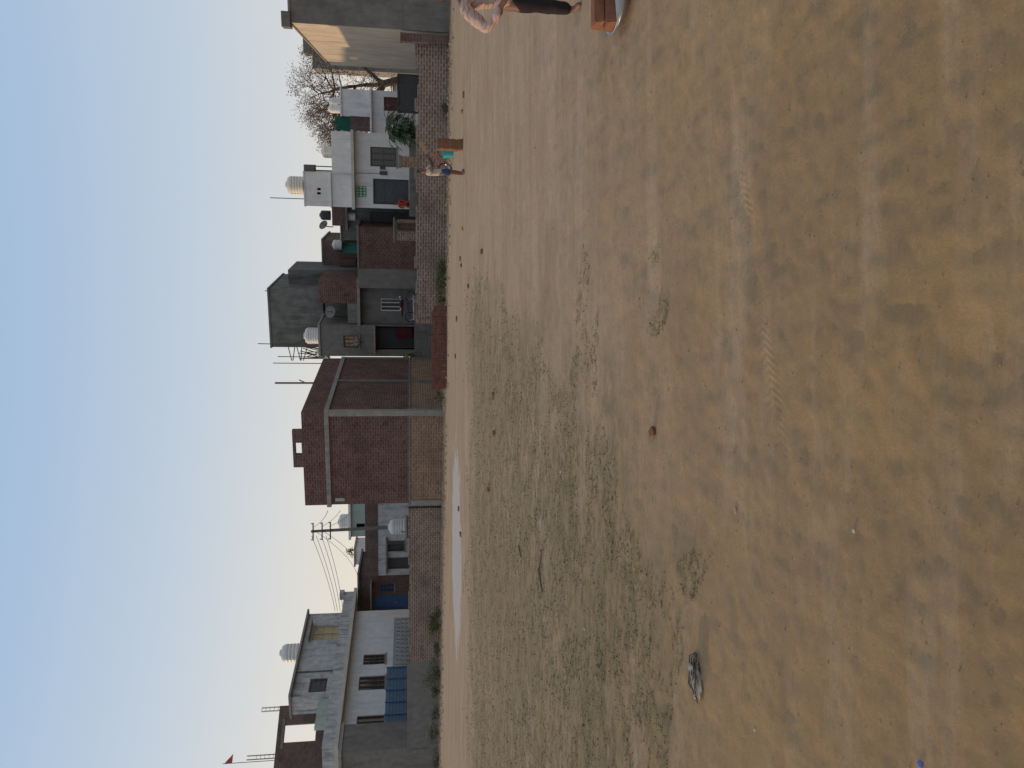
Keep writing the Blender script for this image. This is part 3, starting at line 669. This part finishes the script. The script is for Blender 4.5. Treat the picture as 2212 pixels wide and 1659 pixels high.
# ================================================================ GROUND
def ground():
    bm=bmesh.new(); ys=[-400,-60,-15,-5,-2,-.5]; y=.2
    while y<45: ys.append(y); y+=max(.018,.008*y)
    while y<2500: ys.append(y); y*=1.25
    ys.append(2600)
    n=280; rows=[]
    for y in ys:
        w=.62*max(y,0)+1.2; xs=[-3000,-w-60,-w-10,-w-2]+[-w+2*w*i/n for i in range(n+1)]+[w+2,w+10,w+60,3000]
        rows.append([bm.verts.new((x,y,gz(x,y) if abs(x)<60 else 0)) for x in xs])
    for i in range(len(rows)-1):
        for j in range(len(rows[0])-1): bm.faces.new((rows[i][j],rows[i][j+1],rows[i+1][j+1],rows[i+1][j]))
    m,nt,N,Lk,bs=newmat('dirt_ground')
    tc=N.new('ShaderNodeTexCoord').outputs['Object']
    sp=N.new('ShaderNodeSeparateXYZ'); Lk.new(tc,sp.inputs[0]); x_,y_=sp.outputs[0],sp.outputs[1]
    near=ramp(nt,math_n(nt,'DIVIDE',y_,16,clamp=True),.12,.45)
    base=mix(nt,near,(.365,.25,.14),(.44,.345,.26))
    n1=noise_node(nt,mapping(nt,tc,(.45,1.1,1)),.9,10,.7)
    base=mix(nt,math_n(nt,'MULTIPLY',ramp(nt,n1,.4,.62),.45),base,(.29,.205,.125))
    n2=noise_node(nt,mapping(nt,tc,(.25,1.6,1),.1),1.3,11,.74)
    base=mix(nt,math_n(nt,'MULTIPLY',ramp(nt,n2,.5,.64),.5),base,(.5,.395,.29))
    n2b=noise_node(nt,mapping(nt,tc,(.15,1.2,1),-.08),2.3,11,.74)
    base=mix(nt,math_n(nt,'MULTIPLY',ramp(nt,n2b,.53,.66),.42),base,(.27,.2,.135))
    n5=noise_node(nt,tc,.8,7,.65); yl=math_n(nt,'MULTIPLY',ramp(nt,n5,.48,.63),math_n(nt,'SUBTRACT',1,near))
    base=mix(nt,math_n(nt,'MULTIPLY',yl,.45),base,(.43,.285,.13))
    n7=noise_node(nt,mapping(nt,tc,(1,1.3,1)),4.2,12,.84)
    base=mix(nt,math_n(nt,'MULTIPLY',ramp(nt,n7,.52,.64),.35),base,(.24,.17,.11))
    e1=math_n(nt,'SUBTRACT',math_n(nt,'MULTIPLY',y_,.23),x_); wn=noise_node(nt,tc,.7,8,.65)
    e1=math_n(nt,'ADD',e1,math_n(nt,'MULTIPLY',math_n(nt,'SUBTRACT',wn,.5),6))
    m1=math_n(nt,'DIVIDE',math_n(nt,'SUBTRACT',e1,.9),1.6,clamp=True)
    m2=math_n(nt,'DIVIDE',math_n(nt,'SUBTRACT',y_,3.0),2.5,clamp=True)
    yw=math_n(nt,'ADD',y_,math_n(nt,'MULTIPLY',math_n(nt,'SUBTRACT',wn,.5),6))
    m3=math_n(nt,'DIVIDE',math_n(nt,'SUBTRACT',19.5,yw),3,clamp=True)
    gm=math_n(nt,'MULTIPLY',math_n(nt,'MULTIPLY',m1,m2),m3)
    n3=noise_node(nt,mapping(nt,tc,(.7,1.6,1),.5),5.5,12,.86); n4=noise_node(nt,tc,26,8,.78)
    nm=noise_node(nt,mapping(nt,tc,(.5,1,1)),.9,9,.72); base=mix(nt,math_n(nt,'MULTIPLY',math_n(nt,'MULTIPLY',ramp(nt,nm,.38,.54),gm),.5),base,(.26,.222,.13))
    st=math_n(nt,'MULTIPLY',ramp(nt,n3,.475,.55),gm)
    base=mix(nt,math_n(nt,'MULTIPLY',st,.7),base,(.18,.15,.085))
    base=mix(nt,math_n(nt,'MULTIPLY',ramp(nt,n4,.5,.64),.3),base,(.25,.175,.11))
    n6=noise_node(nt,tc,85,6,.85); base=mix(nt,math_n(nt,'MULTIPLY',ramp(nt,n6,.54,.68),.4),base,(.54,.42,.3))
    n8=noise_node(nt,tc,60,6,.85); base=mix(nt,math_n(nt,'MULTIPLY',ramp(nt,n8,.58,.7),.4),base,(.19,.13,.085))
    cx=math_n(nt,'DIVIDE',math_n(nt,'ADD',x_,5.4),3.5); cy=math_n(nt,'DIVIDE',math_n(nt,'SUBTRACT',y_,24.1),2.5)
    rr=math_n(nt,'ADD',math_n(nt,'MULTIPLY',cx,cx),math_n(nt,'MULTIPLY',cy,cy)); rr=math_n(nt,'ADD',rr,math_n(nt,'MULTIPLY',math_n(nt,'SUBTRACT',noise_node(nt,tc,1.3,8,.7),.5),2.4))
    pm=ramp(nt,rr,.7,1.15,(1,1,1),(0,0,0)); base=mix(nt,math_n(nt,'MULTIPLY',pm,.9),base,mix(nt,ramp(nt,n7,.4,.6),(.56,.53,.51),(.46,.435,.42)))
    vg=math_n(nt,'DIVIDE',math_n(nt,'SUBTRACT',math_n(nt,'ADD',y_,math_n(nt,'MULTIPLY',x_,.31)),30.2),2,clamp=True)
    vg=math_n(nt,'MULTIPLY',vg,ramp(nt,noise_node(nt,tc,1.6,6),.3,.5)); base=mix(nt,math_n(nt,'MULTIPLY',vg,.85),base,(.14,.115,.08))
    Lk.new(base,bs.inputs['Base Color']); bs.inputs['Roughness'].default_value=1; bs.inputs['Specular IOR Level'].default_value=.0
    dl=math_n(nt,'ABSOLUTE',math_n(nt,'SUBTRACT',math_n(nt,'SUBTRACT',y_,math_n(nt,'MULTIPLY',x_,.317)),2.93))
    tm=ramp(nt,dl,.05,.085,(1,1,1),(0,0,0)); tm=math_n(nt,'MULTIPLY',tm,ramp(nt,noise_node(nt,tc,2.6,3),.42,.54))
    xw=math_n(nt,'ABSOLUTE',math_n(nt,'SUBTRACT',x_,.5)); tm=math_n(nt,'MULTIPLY',tm,ramp(nt,xw,.55,.9,(1,1,1),(0,0,0)))
    tr=math_n(nt,'SINE',math_n(nt,'ADD',math_n(nt,'MULTIPLY',x_,170),math_n(nt,'MULTIPLY',dl,90)))
    hgt=math_n(nt,'ADD',math_n(nt,'MULTIPLY',noise_node(nt,tc,11,11,.78),1.9),math_n(nt,'MULTIPLY',n4,.8))
    hgt=math_n(nt,'ADD',hgt,math_n(nt,'MULTIPLY',math_n(nt,'MULTIPLY',n3,gm),1.8))
    hgt=math_n(nt,'ADD',hgt,math_n(nt,'MULTIPLY',math_n(nt,'MULTIPLY',tm,tr),.3))
    Lk.new(bump(nt,hgt,.62,.03),bs.inputs['Normal'])
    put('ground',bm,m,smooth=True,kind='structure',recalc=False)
ground()
def in_grass(x,y):
    w=noise.noise(Vector((x*.7,y*.7,9)))
    return x<.23*y-1.5+w*2.0 and 3.6+w<y<19.5+w*3
b=B(); rr=random.Random(4); cnt=0
while cnt<16000:
    y=math.exp(rr.uniform(math.log(3.4),math.log(22))); x=rr.uniform(-.58*y,.5*y)
    if not in_grass(x,y): continue
    if noise.noise(Vector((x*2.2,y*3.2,1)))+.5*noise.noise(Vector((x*7,y*9,2)))<-.05+rr.uniform(-.25,.25): continue
    z=gz(x,y); cnt+=1; hgt=rr.uniform(.006,.02)*(1+y*.04)
    for k in range(3):
        a=rr.uniform(0,6.28); l=hgt*rr.uniform(.8,2.2); dx,dy=math.cos(a)*l,math.sin(a)*l; wx,wy=-math.sin(a)*.003*(1+y*.1),math.cos(a)*.003*(1+y*.1)
        b.bm.faces.new([b.bm.verts.new(q) for q in ((x-wx,y-wy,z-.003),(x+wx,y+wy,z-.003),(x+dx,y+dy,z+hgt*rr.uniform(.3,1)))])
put('dry_grass',b,M('dry_grass',(.31,.265,.14),(.2,.175,.09),3,bmp=0),kind='stuff',recalc=False)
def stone_bm(b,c,r,rr,flat=.6,sub=1):
    n0=len(b.bm.verts); b.ell(c,r*rr.uniform(.7,1.2),r*rr.uniform(.6,1),r*flat,sub); b.bm.verts.ensure_lookup_table()
    sd=rr.random()*9
    for v in list(b.bm.verts)[n0:]:
        d=v.co-Vector(c); v.co=Vector(c)+d*(1+.35*noise.noise(d/r*1.3+Vector((sd,0,0))))
b=B()
for i in range(1300):
    y=math.exp(rr.uniform(math.log(1.6),math.log(29))); x=rr.uniform(-.6*y,.55*y); r=rr.uniform(.0018,.005)*(1+y*.07)
    stone_bm(b,(x,y,gz(x,y)+r*.1),r,rr,.6,1)
put('pebbles',b,stonem,kind='stuff',recalc=False)
b=B()
for i in range(700):
    y=rr.uniform(29.5,32.5); x=rr.uniform(-19,13); y=y-.311*x*.95+rr.uniform(-1,1)
    if x<-5.9: y=min(y,35.2-.311*(x+5.9)-.2)
    if x>3: y=min(y,28.6+.311*(13.35-x))
    r=rr.uniform(.02,.08); stone_bm(b,(x,y,r*.2),r,rr,.7,1)
put('rubble',b,M('rubble',(.32,.26,.21),(.18,.13,.1),2),kind='stuff',recalc=False)

def rock(X,Y,w,mat,label,flat=.5,name='stone',cat='stone'):
    D=gd(Y); x=ex(X,D,Y); r=w/1600*D/2; b=B(); r_=random.Random(int(X+Y)); stone_bm(b,(0,0,r*flat*.6),r,r_,flat,2)
    o=put(name,b,mat,smooth=False,label=label,cat=cat); o.location=(x,D,gz(x,D)); o.rotation_euler=(0,0,r_.uniform(0,6))
def brickpiece(X,Y,L,mat,label,rot,name='brick_piece',group=None,W=.11,Hh=.07):
    D=gd(Y); x=ex(X,D,Y); b=B().box(-L/2,L/2,-W/2,W/2,-.01,Hh)
    bmesh.ops.bevel(b.bm,geom=b.bm.edges[:],offset=.008,segments=1,affect='EDGES')
    r_=random.Random(int(X*3+Y))
    for v in b.bm.verts: v.co+=Vector((r_.uniform(-.008,.008),r_.uniform(-.008,.008),r_.uniform(-.004,.004)))
    o=put(name,b,mat,label=label,cat='brick',group=group); o.location=(x,D,gz(x,D)); o.rotation_euler=(r_.uniform(-.08,.08),r_.uniform(-.08,.08),rot)
bm_red=M('broken_brick',(.26,.12,.07),(.17,.08,.05),12); bm_dk=M('dusty_brick',(.23,.15,.1),(.155,.1,.065),9)
brickpiece(727,1411,.055,bm_red,'broken reddish brick chip lying on dirt',.6,W=.045,Hh=.03)
rock(512,1852,14,palestone,'small pale flat stone on dirt',.4)
rock(556,1590,16,M('pinkish_scrap',(.5,.3,.24),(.4,.2,.17),14),'small crumpled pinkish scrap on dirt',.4,'paper_scrap','litter')
rock(9,1995,18,M('blue_plastic',(.05,.12,.4),(.04,.1,.3),6,rough=.4),'scrap of blue plastic on dirt',.4,'plastic_scrap','litter')
for X,Y,L,rt in ((1165,1000,.2,1.4),(1455,1003,.16,.3),(1100,996,.14,.8),(1085,998,.12,.2),(970,988,.2,.4),(890,985,.17,1.2),(1040,1013,.13,.3),(722,1068,.12,.5),(804,1068,.1,.9),(600,1058,.1,.5),(1115,1043,.12,.2),(505,996,.15,.9),(560,992,.18,.1),(1418,1000,.1,.4)):
    brickpiece(X,Y,L*.85,bm_dk if X!=1165 else M('yellow_brick',(.4,.27,.14),None,9),'dusty broken brick piece lying on the field',rt,group='broken bricks on the field',Hh=.05)
for X,Y,w in ((230,1118,13),(545,1158,10),(300,1262,9),(330,1330,8),(640,1212,9),(1440,1218,6),(1340,1155,6),(760,1300,7),(300,1700,8),(210,2080,8),(900,1490,7),(82,1632,9),(140,1085,10)):
    rock(X,Y,w*.8,stonem if w!=9 else palestone,'small stone lying on the dirt field',.55)
def stick(pts,r,label):
    w=[]
    for X,Y in pts: D=gd(Y); x=ex(X,D,Y); w.append(Vector((x,D,gz(x,D)+r*1.3)))
    c=w[0].copy(); b=B().tube([p-c for p in w],r,6,r*.6); o=put('stick',b,wood,label=label,cat='stick'); o.location=c
stick([(470,1172),(430,1165),(380,1175)],.014,'crooked dry stick lying on stubble')
stick([(480,1122),(455,1128),(440,1122)],.014,'short dark stick lying on stubble')
def bag():
    X,Y=194,1508; D=gd(Y); x=ex(X,D,Y)
    e=thing('crumpled_bag','crumpled grey white cloth bag with dark straps on dirt','litter',(x,D,gz(x,D)+.006),.05)
    bm=bmesh.new(); bmesh.ops.create_icosphere(bm,subdivisions=5,radius=1)
    for v in bm.verts:
        p=v.co.copy(); n=.38*noise.noise(p*1.8)+.26*noise.noise(p*4.2+Vector((4,1,0)))-.22*abs(noise.noise(p*7))
        p*=1+n; v.co=Vector((p.x*.095,p.y*.06+.02*math.sin(p.x*3),max(-.01,p.z*.024+.01)))
    put('cloth',bm,M('grimy_cloth',(.42,.37,.31),(.22,.185,.15),22,rough=1),e,smooth=True)
    for k in range(4):
        y0=-.045+.028*k; put('strap',B().tube([(-.11+.02*k,y0,.02),(-.04,y0+.02*math.sin(k),.034),(.03,y0-.015,.034),(.1,y0+.02,.018),(.13,y0*.3,.004)],.0035,5),iron,e)
bag()

# ================================================================ PEOPLE
def skin(verts,edges,rad,sub=1):
    me=bpy.data.meshes.new('t'); me.from_pydata([tuple(v) for v in verts],edges,[]); ob=bpy.data.objects.new('t',me); col.objects.link(ob)
    ob.modifiers.new('s','SKIN')
    for i,sv in enumerate(me.skin_vertices[0].data):
        r=rad[i]; sv.radius=r if isinstance(r,tuple) else (r,r); sv.use_root=(i==0)
    ob.modifiers.new('u','SUBSURF').levels=sub
    bpy.context.view_layer.update()
    dg=bpy.context.evaluated_depsgraph_get(); m2=bpy.data.meshes.new_from_object(ob.evaluated_get(dg))
    bpy.data.objects.remove(ob); return m2
def chain(bm,pts,rad,sub=1):
    m=skin(pts,[(i,i+1) for i in range(len(pts)-1)],rad,sub); bm.from_mesh(m); bpy.data.meshes.remove(m)
def person(loc,rot,H,label,arms,shirt,pant,pant_end='ankle',sleeve=1.0,seated=False,footx=None,hem=.455):
    """local frame: faces -y"""
    e=thing('person',label,'person',loc,rot)
    V=Vector; h_=H
    P_={'pel':V((0,0,.50)),'sp':V((0,.01,.6)),'ch':V((0,.0,.735)),'nk':V((0,0,.825)),'hb':V((0,-.005,.87)),'hd':V((0,-.012,.935))}
    verts=[];edges=[];rad=[]
    def add(p,r,par=None):
        verts.append(V(p)*h_); rad.append(r*h_ if not isinstance(r,tuple) else (r[0]*h_,r[1]*h_)); i=len(verts)-1
        if par is not None: edges.append((par,i))
        return i
    pel=add(P_['pel'],(.078,.055)); sp=add(P_['sp'],(.07,.05),pel); ch=add(P_['ch'],(.08,.055),sp); nk=add(P_['nk'],.031,ch); hb=add(P_['hb'],(.04,.045),nk); hd=add(P_['hd'],(.048,.056),hb)
    add(V((0,-.01,.975)),(.034,.04),hd)
    legs=[]
    for i,sg in enumerate((-1,1)):
        if seated:
            pts=[V((sg*.06,0,.47)),V((sg*.09,-.22,.50)),V((sg*.08,-.22,.26)),V((sg*.08,-.28,.245))]
        else:
            fx=(footx[i] if footx else sg*.06)
            pts=[V((sg*.055,0,.46)),V(((fx+sg*.055)/2,-.012,.27)),V((fx,.01,.045)),V((fx+sg*.012,-.075,.018))]
        rs=[.055,.037,.023,(.026,.018)]
        q=pel
        for p,r in zip(pts,rs): q=add(p,r,q)
        legs.append(pts)
    hands=[]
    for i,sg in enumerate((-1,1)):
        sh=V((sg*.115,0,.79)); eb,wr=V(arms[i][0]),V(arms[i][1])
        q=add(V((sg*.07,0,.785)),.042,ch); q=add(sh,.038,q); q=add(eb,.026,q); q=add(wr,.018,q)
        d=(wr-eb).normalized(); pm=wr+d*.03; q=add(pm,(.022,.014),q); hands.append((wr,d,pm,sg))
    m=skin(verts,edges,rad,2); bm=bmesh.new(); bm.from_mesh(m); bpy.data.meshes.remove(m)
    for wr,d,pm,sg in hands:
        side=d.cross(V((0,1,0))); side=side.normalized() if side.length>.2 else V((1,0,0)); nrm=side.cross(d).normalized()
        for k,(o,l) in enumerate(((-.018,.034),(-.006,.042),(.006,.04),(.017,.031))):
            a=pm+side*o; b1=a+d*.022; b2=b1+(d*.8-nrm*.6).normalized()*l*.45; b3=b2+(d*.35-nrm*.9).normalized()*l*.35
            chain(bm,[a*h_,b1*h_,b2*h_,b3*h_],[.0065*h_,.006*h_,.0055*h_,.0045*h_])
        a=wr+d*.012; chain(bm,[a*h_,(a+side*-.024*1+d*.012)*h_,(a+side*-.03+d*.034-nrm*.008)*h_],[.008*h_,.007*h_,.0055*h_])
    tmp=B(); tmp.bm.free(); tmp.bm=bm
    tmp.ell(V((0,-.068,.928))*h_,.009*h_,.014*h_,.014*h_,1)
    for sg in (-1,1): tmp.ell(V((sg*.053,0,.93))*h_,.006*h_,.013*h_,.018*h_,1)
    put('body',bm,skinm,e,smooth=True)
    for sg in (-1,1): put('eye',B().ell(V((sg*.02,-.06,.94))*h_,.008*h_,.005*h_,.005*h_,1),hairm,e)
    put('mouth',B().ell(V((0,-.064,.9))*h_,.014*h_,.004*h_,.004*h_,1),marooncloth,e)
    hb_=bmesh.new(); bmesh.ops.create_icosphere(hb_,subdivisions=3,radius=1)
    for v in hb_.verts:
        p=v.co; n=1+.06*noise.noise(p*5); v.co=V((p.x*.058*n,p.y*.068*n,p.z*.068*n))
    bmesh.ops.delete(hb_,geom=[v for v in hb_.verts if (v.co.y<-.02 and v.co.z<.03) or v.co.z<-.035],context='VERTS')
    for v in hb_.verts: v.co=(v.co+V((0,.004,.94)))*h_
    put('hair',hb_,hairm,e,smooth=True)
    verts=[];edges=[];rad=[]
    s0=add((0,0,hem),(.1,.074)); s1_=add((0,0,.53),(.096,.07),s0); s2_=add((0,.01,.62),(.085,.066),s1_); s3=add((0,0,.735),(.092,.068),s2_); add((0,0,.80),(.055,.045),s3)
    for i,sg in enumerate((-1,1)):
        eb,wr=V(arms[i][0]),V(arms[i][1]); end=eb.lerp(wr,max(0,sleeve)) if sleeve>0 else V((sg*.115,0,.79)).lerp(eb,.8)
        q=add(V((sg*.07,0,.782)),.052,s3); q=add(V((sg*.118,0,.785)),.048,q)
        if sleeve>0: q=add(eb,.043,q); q=add(end,.035,q)
        else: q=add(end,.04,q)
    m=skin(verts,edges,rad,2); bm=bmesh.new(); bm.from_mesh(m)
    for v in bm.verts: v.co+=V((noise.noise(v.co*14),noise.noise(v.co*14+V((5,0,0))),0))*.014+V((noise.noise(v.co*35),noise.noise(v.co*35+V((5,0,0))),0))*.008
    put('shirt',bm,shirt,e,smooth=True)
    verts=[];edges=[];rad=[]
    t0=add((0,0,.53),(.088,.064)); t1=add((0,0,.485),(.085,.064),t0)
    for pts in legs:
        q=add(pts[0],.064,t1)
        if pant_end=='knee': q=add(pts[0].lerp(pts[1],.9),.056,q)
        else: q=add(pts[1],.05,q); q=add(pts[1].lerp(pts[2],.93),.038,q)
    m=skin(verts,edges,rad,2); bm=bmesh.new(); bm.from_mesh(m)
    for v in bm.verts: v.co+=V((noise.noise(v.co*16),noise.noise(v.co*16+V((5,0,0))),0))*.01
    put('trousers' if pant_end!='knee' else 'shorts',bm,pant,e,smooth=True)
    return e
def patterned():
    m,nt,N,Lk,bs=newmat('patterned_shirt'); tc=N.new('ShaderNodeTexCoord').outputs['Object']
    v=N.new('ShaderNodeTexWave'); v.wave_type='RINGS'; v.inputs['Scale'].default_value=7; v.inputs['Distortion'].default_value=9; v.inputs['Detail'].default_value=1; v.inputs['Detail Scale'].default_value=1.2
    Lk.new(tc,v.inputs['Vector'])
    f=ramp(nt,v.outputs['Fac'],.89,.96); n=noise_node(nt,tc,6,4)
    f=math_n(nt,'MULTIPLY',f,ramp(nt,n,.4,.5)); f=math_n(nt,'MULTIPLY',f,.75)
    Lk.new(mix(nt,f,(.46,.34,.30),(.18,.1,.095)),bs.inputs['Base Color']); bs.inputs['Roughness'].default_value=.9; bs.inputs['Specular IOR Level'].default_value=.1; return m
D=6.5; x=ex(1664,D,1130)
kid=person((x,D,gz(x,D)+.0),math.radians(12),1.33,'child in pink patterned shirt and dark trousers, hand on hip',
  [((-.235,.03,.635),(-.135,-.125,.535)),((.22,.02,.62),(.2,-.08,.47))],patterned(),M('dark_trousers',(.035,.027,.03),(.022,.019,.022),9),'ankle',.8,hem=.415)
for sg in (-1,1):
    put('sandal',B().ell(Vector((sg*.072,-.035,.004))*1.33,.04,.085,.014,2),M('sandal_tan',(.25,.2,.15),None,9),kid)
# cricketing child
D=20.3; x=ex(1287,D,950); Hc=1.30
boy=person((x,D,gz(x,D)),math.radians(55),Hc,'child in cream shirt and blue shorts holding a wooden cricket bat',
  [((-.15,-.1,.68),(-.03,-.24,.74)),((.14,-.12,.67),(.03,-.25,.72))],M('cream_shirt',(.48,.43,.37),(.4,.36,.3),9),M('blue_shorts',(.04,.08,.18),(.03,.06,.13),9),'knee',0)
hp=Matrix.Rotation(math.radians(55),4,'Z')@Vector((0,-.27*Hc,.735*Hc))
bt=thing('cricket_bat','wooden cricket bat held up in both hands','cricket bat',(x+hp.x,D+hp.y,gz(x,D)+hp.z))
bt.rotation_euler=(0,math.radians(62),math.radians(8))
put('handle',B().tube([(0,0,-.12),(0,0,.16)],.016,8),iron,bt)
b=B().box(-.05,.05,-.018,.018,.16,.56); bmesh.ops.bevel(b.bm,geom=b.bm.edges[:],offset=.012,segments=2,affect='EDGES'); put('blade',b,M('willow',(.4,.27,.165),None,9),bt)
hp=MM.o+MM.u*.35+MM.v*-.75
person((hp.x,hp.y,zf-.62),GA,1.5,'person in red clothes sitting on the house plinth',[((-.14,-.06,.64),(-.06,-.2,.54)),((.14,-.06,.64),(.06,-.2,.54))],redcloth,redcloth,'ankle',.3,seated=True)
D=21; xw=ex(1346,D,980); rr=random.Random(6)
for j in range(9):
    b=B().box(-.15,.15,-.08,.08,0,.082); bmesh.ops.bevel(b.bm,geom=b.bm.edges[:],offset=.008,segments=1,affect='EDGES')
    o=put('brick',b,bm_dk if j%3==1 else bm_red,label='red brick in the upright wicket stack',cat='brick',group='bricks stacked as wicket'); o.location=(xw+rr.uniform(-.015,.015),D,gz(xw,D)+j*.083-.01); o.rotation_euler=(0,0,rr.uniform(-.12,.12))
D=25.8; x=ex(1329,D,970); e=thing('plastic_tub','teal plastic tub on the dirt beside a bicycle','tub',(x,D,gz(x,D)))
put('body',B().lathe([(0,0),(.15,0),(.2,.34),(.19,.34),(.14,.02),(0,.02)],20),teal,e)
put('rim',B().tube([(.2*math.cos(2*math.pi*k/24),.2*math.sin(2*math.pi*k/24),.34) for k in range(25)],.014,5,cap=False),teal,e)
def bicycle():
    D=26.6; x=ex(1312,D,970); e=thing('bicycle','small orange and black child bicycle standing on the dirt','bicycle',(x,D,gz(x,D)),math.radians(25))
    for cx in (-.38,.38):
        w=put('wheel',B().ring((cx,0,.26),.2,.012),metal,e); put('tyre',B().ring((cx,0,.26),.235,.026),tankb,w)
        b=B()
        for k in range(12): a=k*math.pi/6; b.tube([(cx,0,.26),(cx+.2*math.cos(a),0,.26+.2*math.sin(a))],.003,3)
        put('spokes',b,metal,w)
    orange=M('orange_paint',(.6,.14,.03),None,6,rough=.4,bmp=0)
    put('frame',B().tube([(-.38,.04,.26),(-.08,0,.28),(.22,0,.58),(-.16,0,.52),(-.08,0,.28)],.018,6).tube([(-.38,-.04,.26),(-.16,0,.52),(-.2,0,.66)],.014,6).tube([(.38,0,.26),(.24,0,.6),(.2,0,.74)],.016,6),orange,e)
    put('handlebar',B().tube([(.12,-.22,.84),(.2,-.1,.78),(.2,.1,.78),(.12,.22,.84)],.013,6),iron,e)
    put('saddle',B().ell((-.21,0,.69),.13,.07,.035,2),tankb,e)
    put('pedal',B().ring((-.08,.03,.28),.07,.008).tube([(-.08,-.03,.28),(0,-.08,.2)],.01,5).tube([(-.08,.03,.28),(-.16,.08,.36)],.01,5),iron,e)
    put('kickstand',B().tube([(-.3,.05,.25),(-.24,.2,.01)],.01,5),iron,e)
bicycle()
def moto():
    p=HH.o+HH.u*3.3+HH.v*-.9; z=hz(895,46)-.02
    e=thing('motorcycle','black motorcycle parked by the cement house wall','motorcycle',(p.x,p.y,z),GA)
    for cx in (-.62,.62):
        w=put('wheel',B().ring((cx,0,.3),.23,.02),metal,e); put('tyre',B().ring((cx,0,.3),.27,.045),tankb,w)
    put('frame',B().tube([(-.62,0,.3),(-.2,0,.4),(.2,0,.4),(.45,0,.75),(.62,0,.3)],.03,6).box(-.15,.2,-.12,.12,.25,.5),iron,e)
    put('fuel_tank',B().ell((.15,0,.78),.26,.14,.13,2),marooncloth,e); put('seat',B().ell((-.35,0,.76),.36,.13,.07,2),tankb,e)
    put('handlebar',B().tube([(.35,-.35,1.0),(.45,-.12,.95),(.45,.12,.95),(.35,.35,1.0)],.015,6),metal,e)
    put('headlight',B().ell((.56,0,.85),.08,.09,.09,2),metal,e)
    for sg in (-1,1): put('mirror',B().tube([(.4,sg*.3,1),(.38,sg*.34,1.2)],.01,4).ell((.38,sg*.34,1.23),.02,.06,.045,1),iron,e)
moto()
D=5.05; x=ex(1668,D,1345); g=gz(x,D)
e=thing('metal_pan','shallow silver iron mason pan on dirt loaded with bricks','pan',(x,D,g))
put('bowl',B().lathe([(0,.008),(.12,.008),(.19,.035),(.245,.085),(.25,.085),(.2,.03),(.12,0),(0,0)],32),metal,e,smooth=True)
put('rim',B().tube([(.25*math.cos(2*math.pi*k/32),.25*math.sin(2*math.pi*k/32),.085) for k in range(33)],.007,6,cap=False),metal,e)
for dx,dy,dz,rt in ((-.12,.0,.075,.25),(.09,.04,.075,.1),(-.1,.02,.15,.1),(.1,.03,.15,.3)):
    b=B().box(-.12,.12,-.056,.056,0,.072); bmesh.ops.bevel(b.bm,geom=b.bm.edges[:],offset=.006,segments=2,affect='EDGES')
    r_=random.Random(int(dz*1000+dx*100))
    for v in b.bm.verts: v.co+=Vector((r_.uniform(-.004,.004),r_.uniform(-.004,.004),r_.uniform(-.002,.002)))
    o=put('brick',b,bm_red,label='orange red brick piled on a metal pan',cat='brick',group='bricks on pan'); o.location=(x+dx,D+dy,g+dz+.012); o.rotation_euler=(0,0,rt)

# ================================================================ LIGHT, SKY, CAMERA
sd=Vector((-.94,.33,0)).normalized(); elv=math.radians(7.5)
sv=Vector((sd.x*math.cos(elv),sd.y*math.cos(elv),math.sin(elv)))
ld=bpy.data.lights.new('sun','SUN'); ld.energy=2.3; ld.angle=math.radians(.6); ld.color=(1,.68,.40)
lo=bpy.data.objects.new('sun',ld); col.objects.link(lo); lo.rotation_euler=(-sv).to_track_quat('-Z','Y').to_euler(); lo.location=(-30,20,20)
w=bpy.data.worlds.new("World"); sc.world=w; w.use_nodes=True; nt=w.node_tree; N=nt.nodes; Lk=nt.links
bg=N['Background']; tc=N.new('ShaderNodeTexCoord').outputs['Generated']
sp=N.new('ShaderNodeSeparateXYZ'); Lk.new(tc,sp.inputs[0])
cr=N.new('ShaderNodeValToRGB'); Lk.new(sp.outputs[2],cr.inputs['Fac']); E=cr.color_ramp.elements
E[0].position=0; E[0].color=srgb(219,210,200); E[1].position=1; E[1].color=(.62,.58,.53,1)
for p,c in ((.06,srgb(214,211,207)),(.14,srgb(204,209,215)),(.26,srgb(185,201,219)),(.45,srgb(160,187,218)),(.6,(.48,.53,.6,1))):
    q=E.new(p); q.color=c
dp=math_n(nt,'ADD',math_n(nt,'MULTIPLY',sp.outputs[0],sd.x),math_n(nt,'MULTIPLY',sp.outputs[1],sd.y))
dp=math_n(nt,'POWER',math_n(nt,'MULTIPLY_ADD',dp,.5,.5,clamp=True),2.0)
lowz=math_n(nt,'POWER',math_n(nt,'SUBTRACT',1,math_n(nt,'ABSOLUTE',sp.outputs[2]),clamp=True),5)
cc=mix(nt,math_n(nt,'MULTIPLY',math_n(nt,'MULTIPLY',dp,lowz),1.2,clamp=True),cr.outputs['Color'],(.87,.75,.58))
sky=N.new('ShaderNodeTexSky'); sky.sky_type='NISHITA'; sky.sun_disc=False; sky.sun_elevation=elv; sky.sun_rotation=math.atan2(sd.x,sd.y)
cc=mix(nt,.012,cc,sky.outputs['Color'],'ADD')
Lk.new(cc,bg.inputs['Color']); bg.inputs['Strength'].default_value=.98
cd=bpy.data.cameras.new('camera'); cam=bpy.data.objects.new('camera',cd); col.objects.link(cam); sc.camera=cam
cd.sensor_width=36; cd.lens=F/2212*36; cd.clip_end=6000; cd.clip_start=.05
fwd=Vector((0,math.cos(P),-math.sin(P))); right=Vector((1,0,0)); down=Vector((0,-math.sin(P),-math.cos(P)))
m=Matrix((down,right,-fwd)).transposed().to_4x4(); m.translation=Vector((0,0,CH)); cam.matrix_world=m
sc.view_settings.view_transform='Standard'; sc.view_settings.look='None'; sc.view_settings.exposure=0
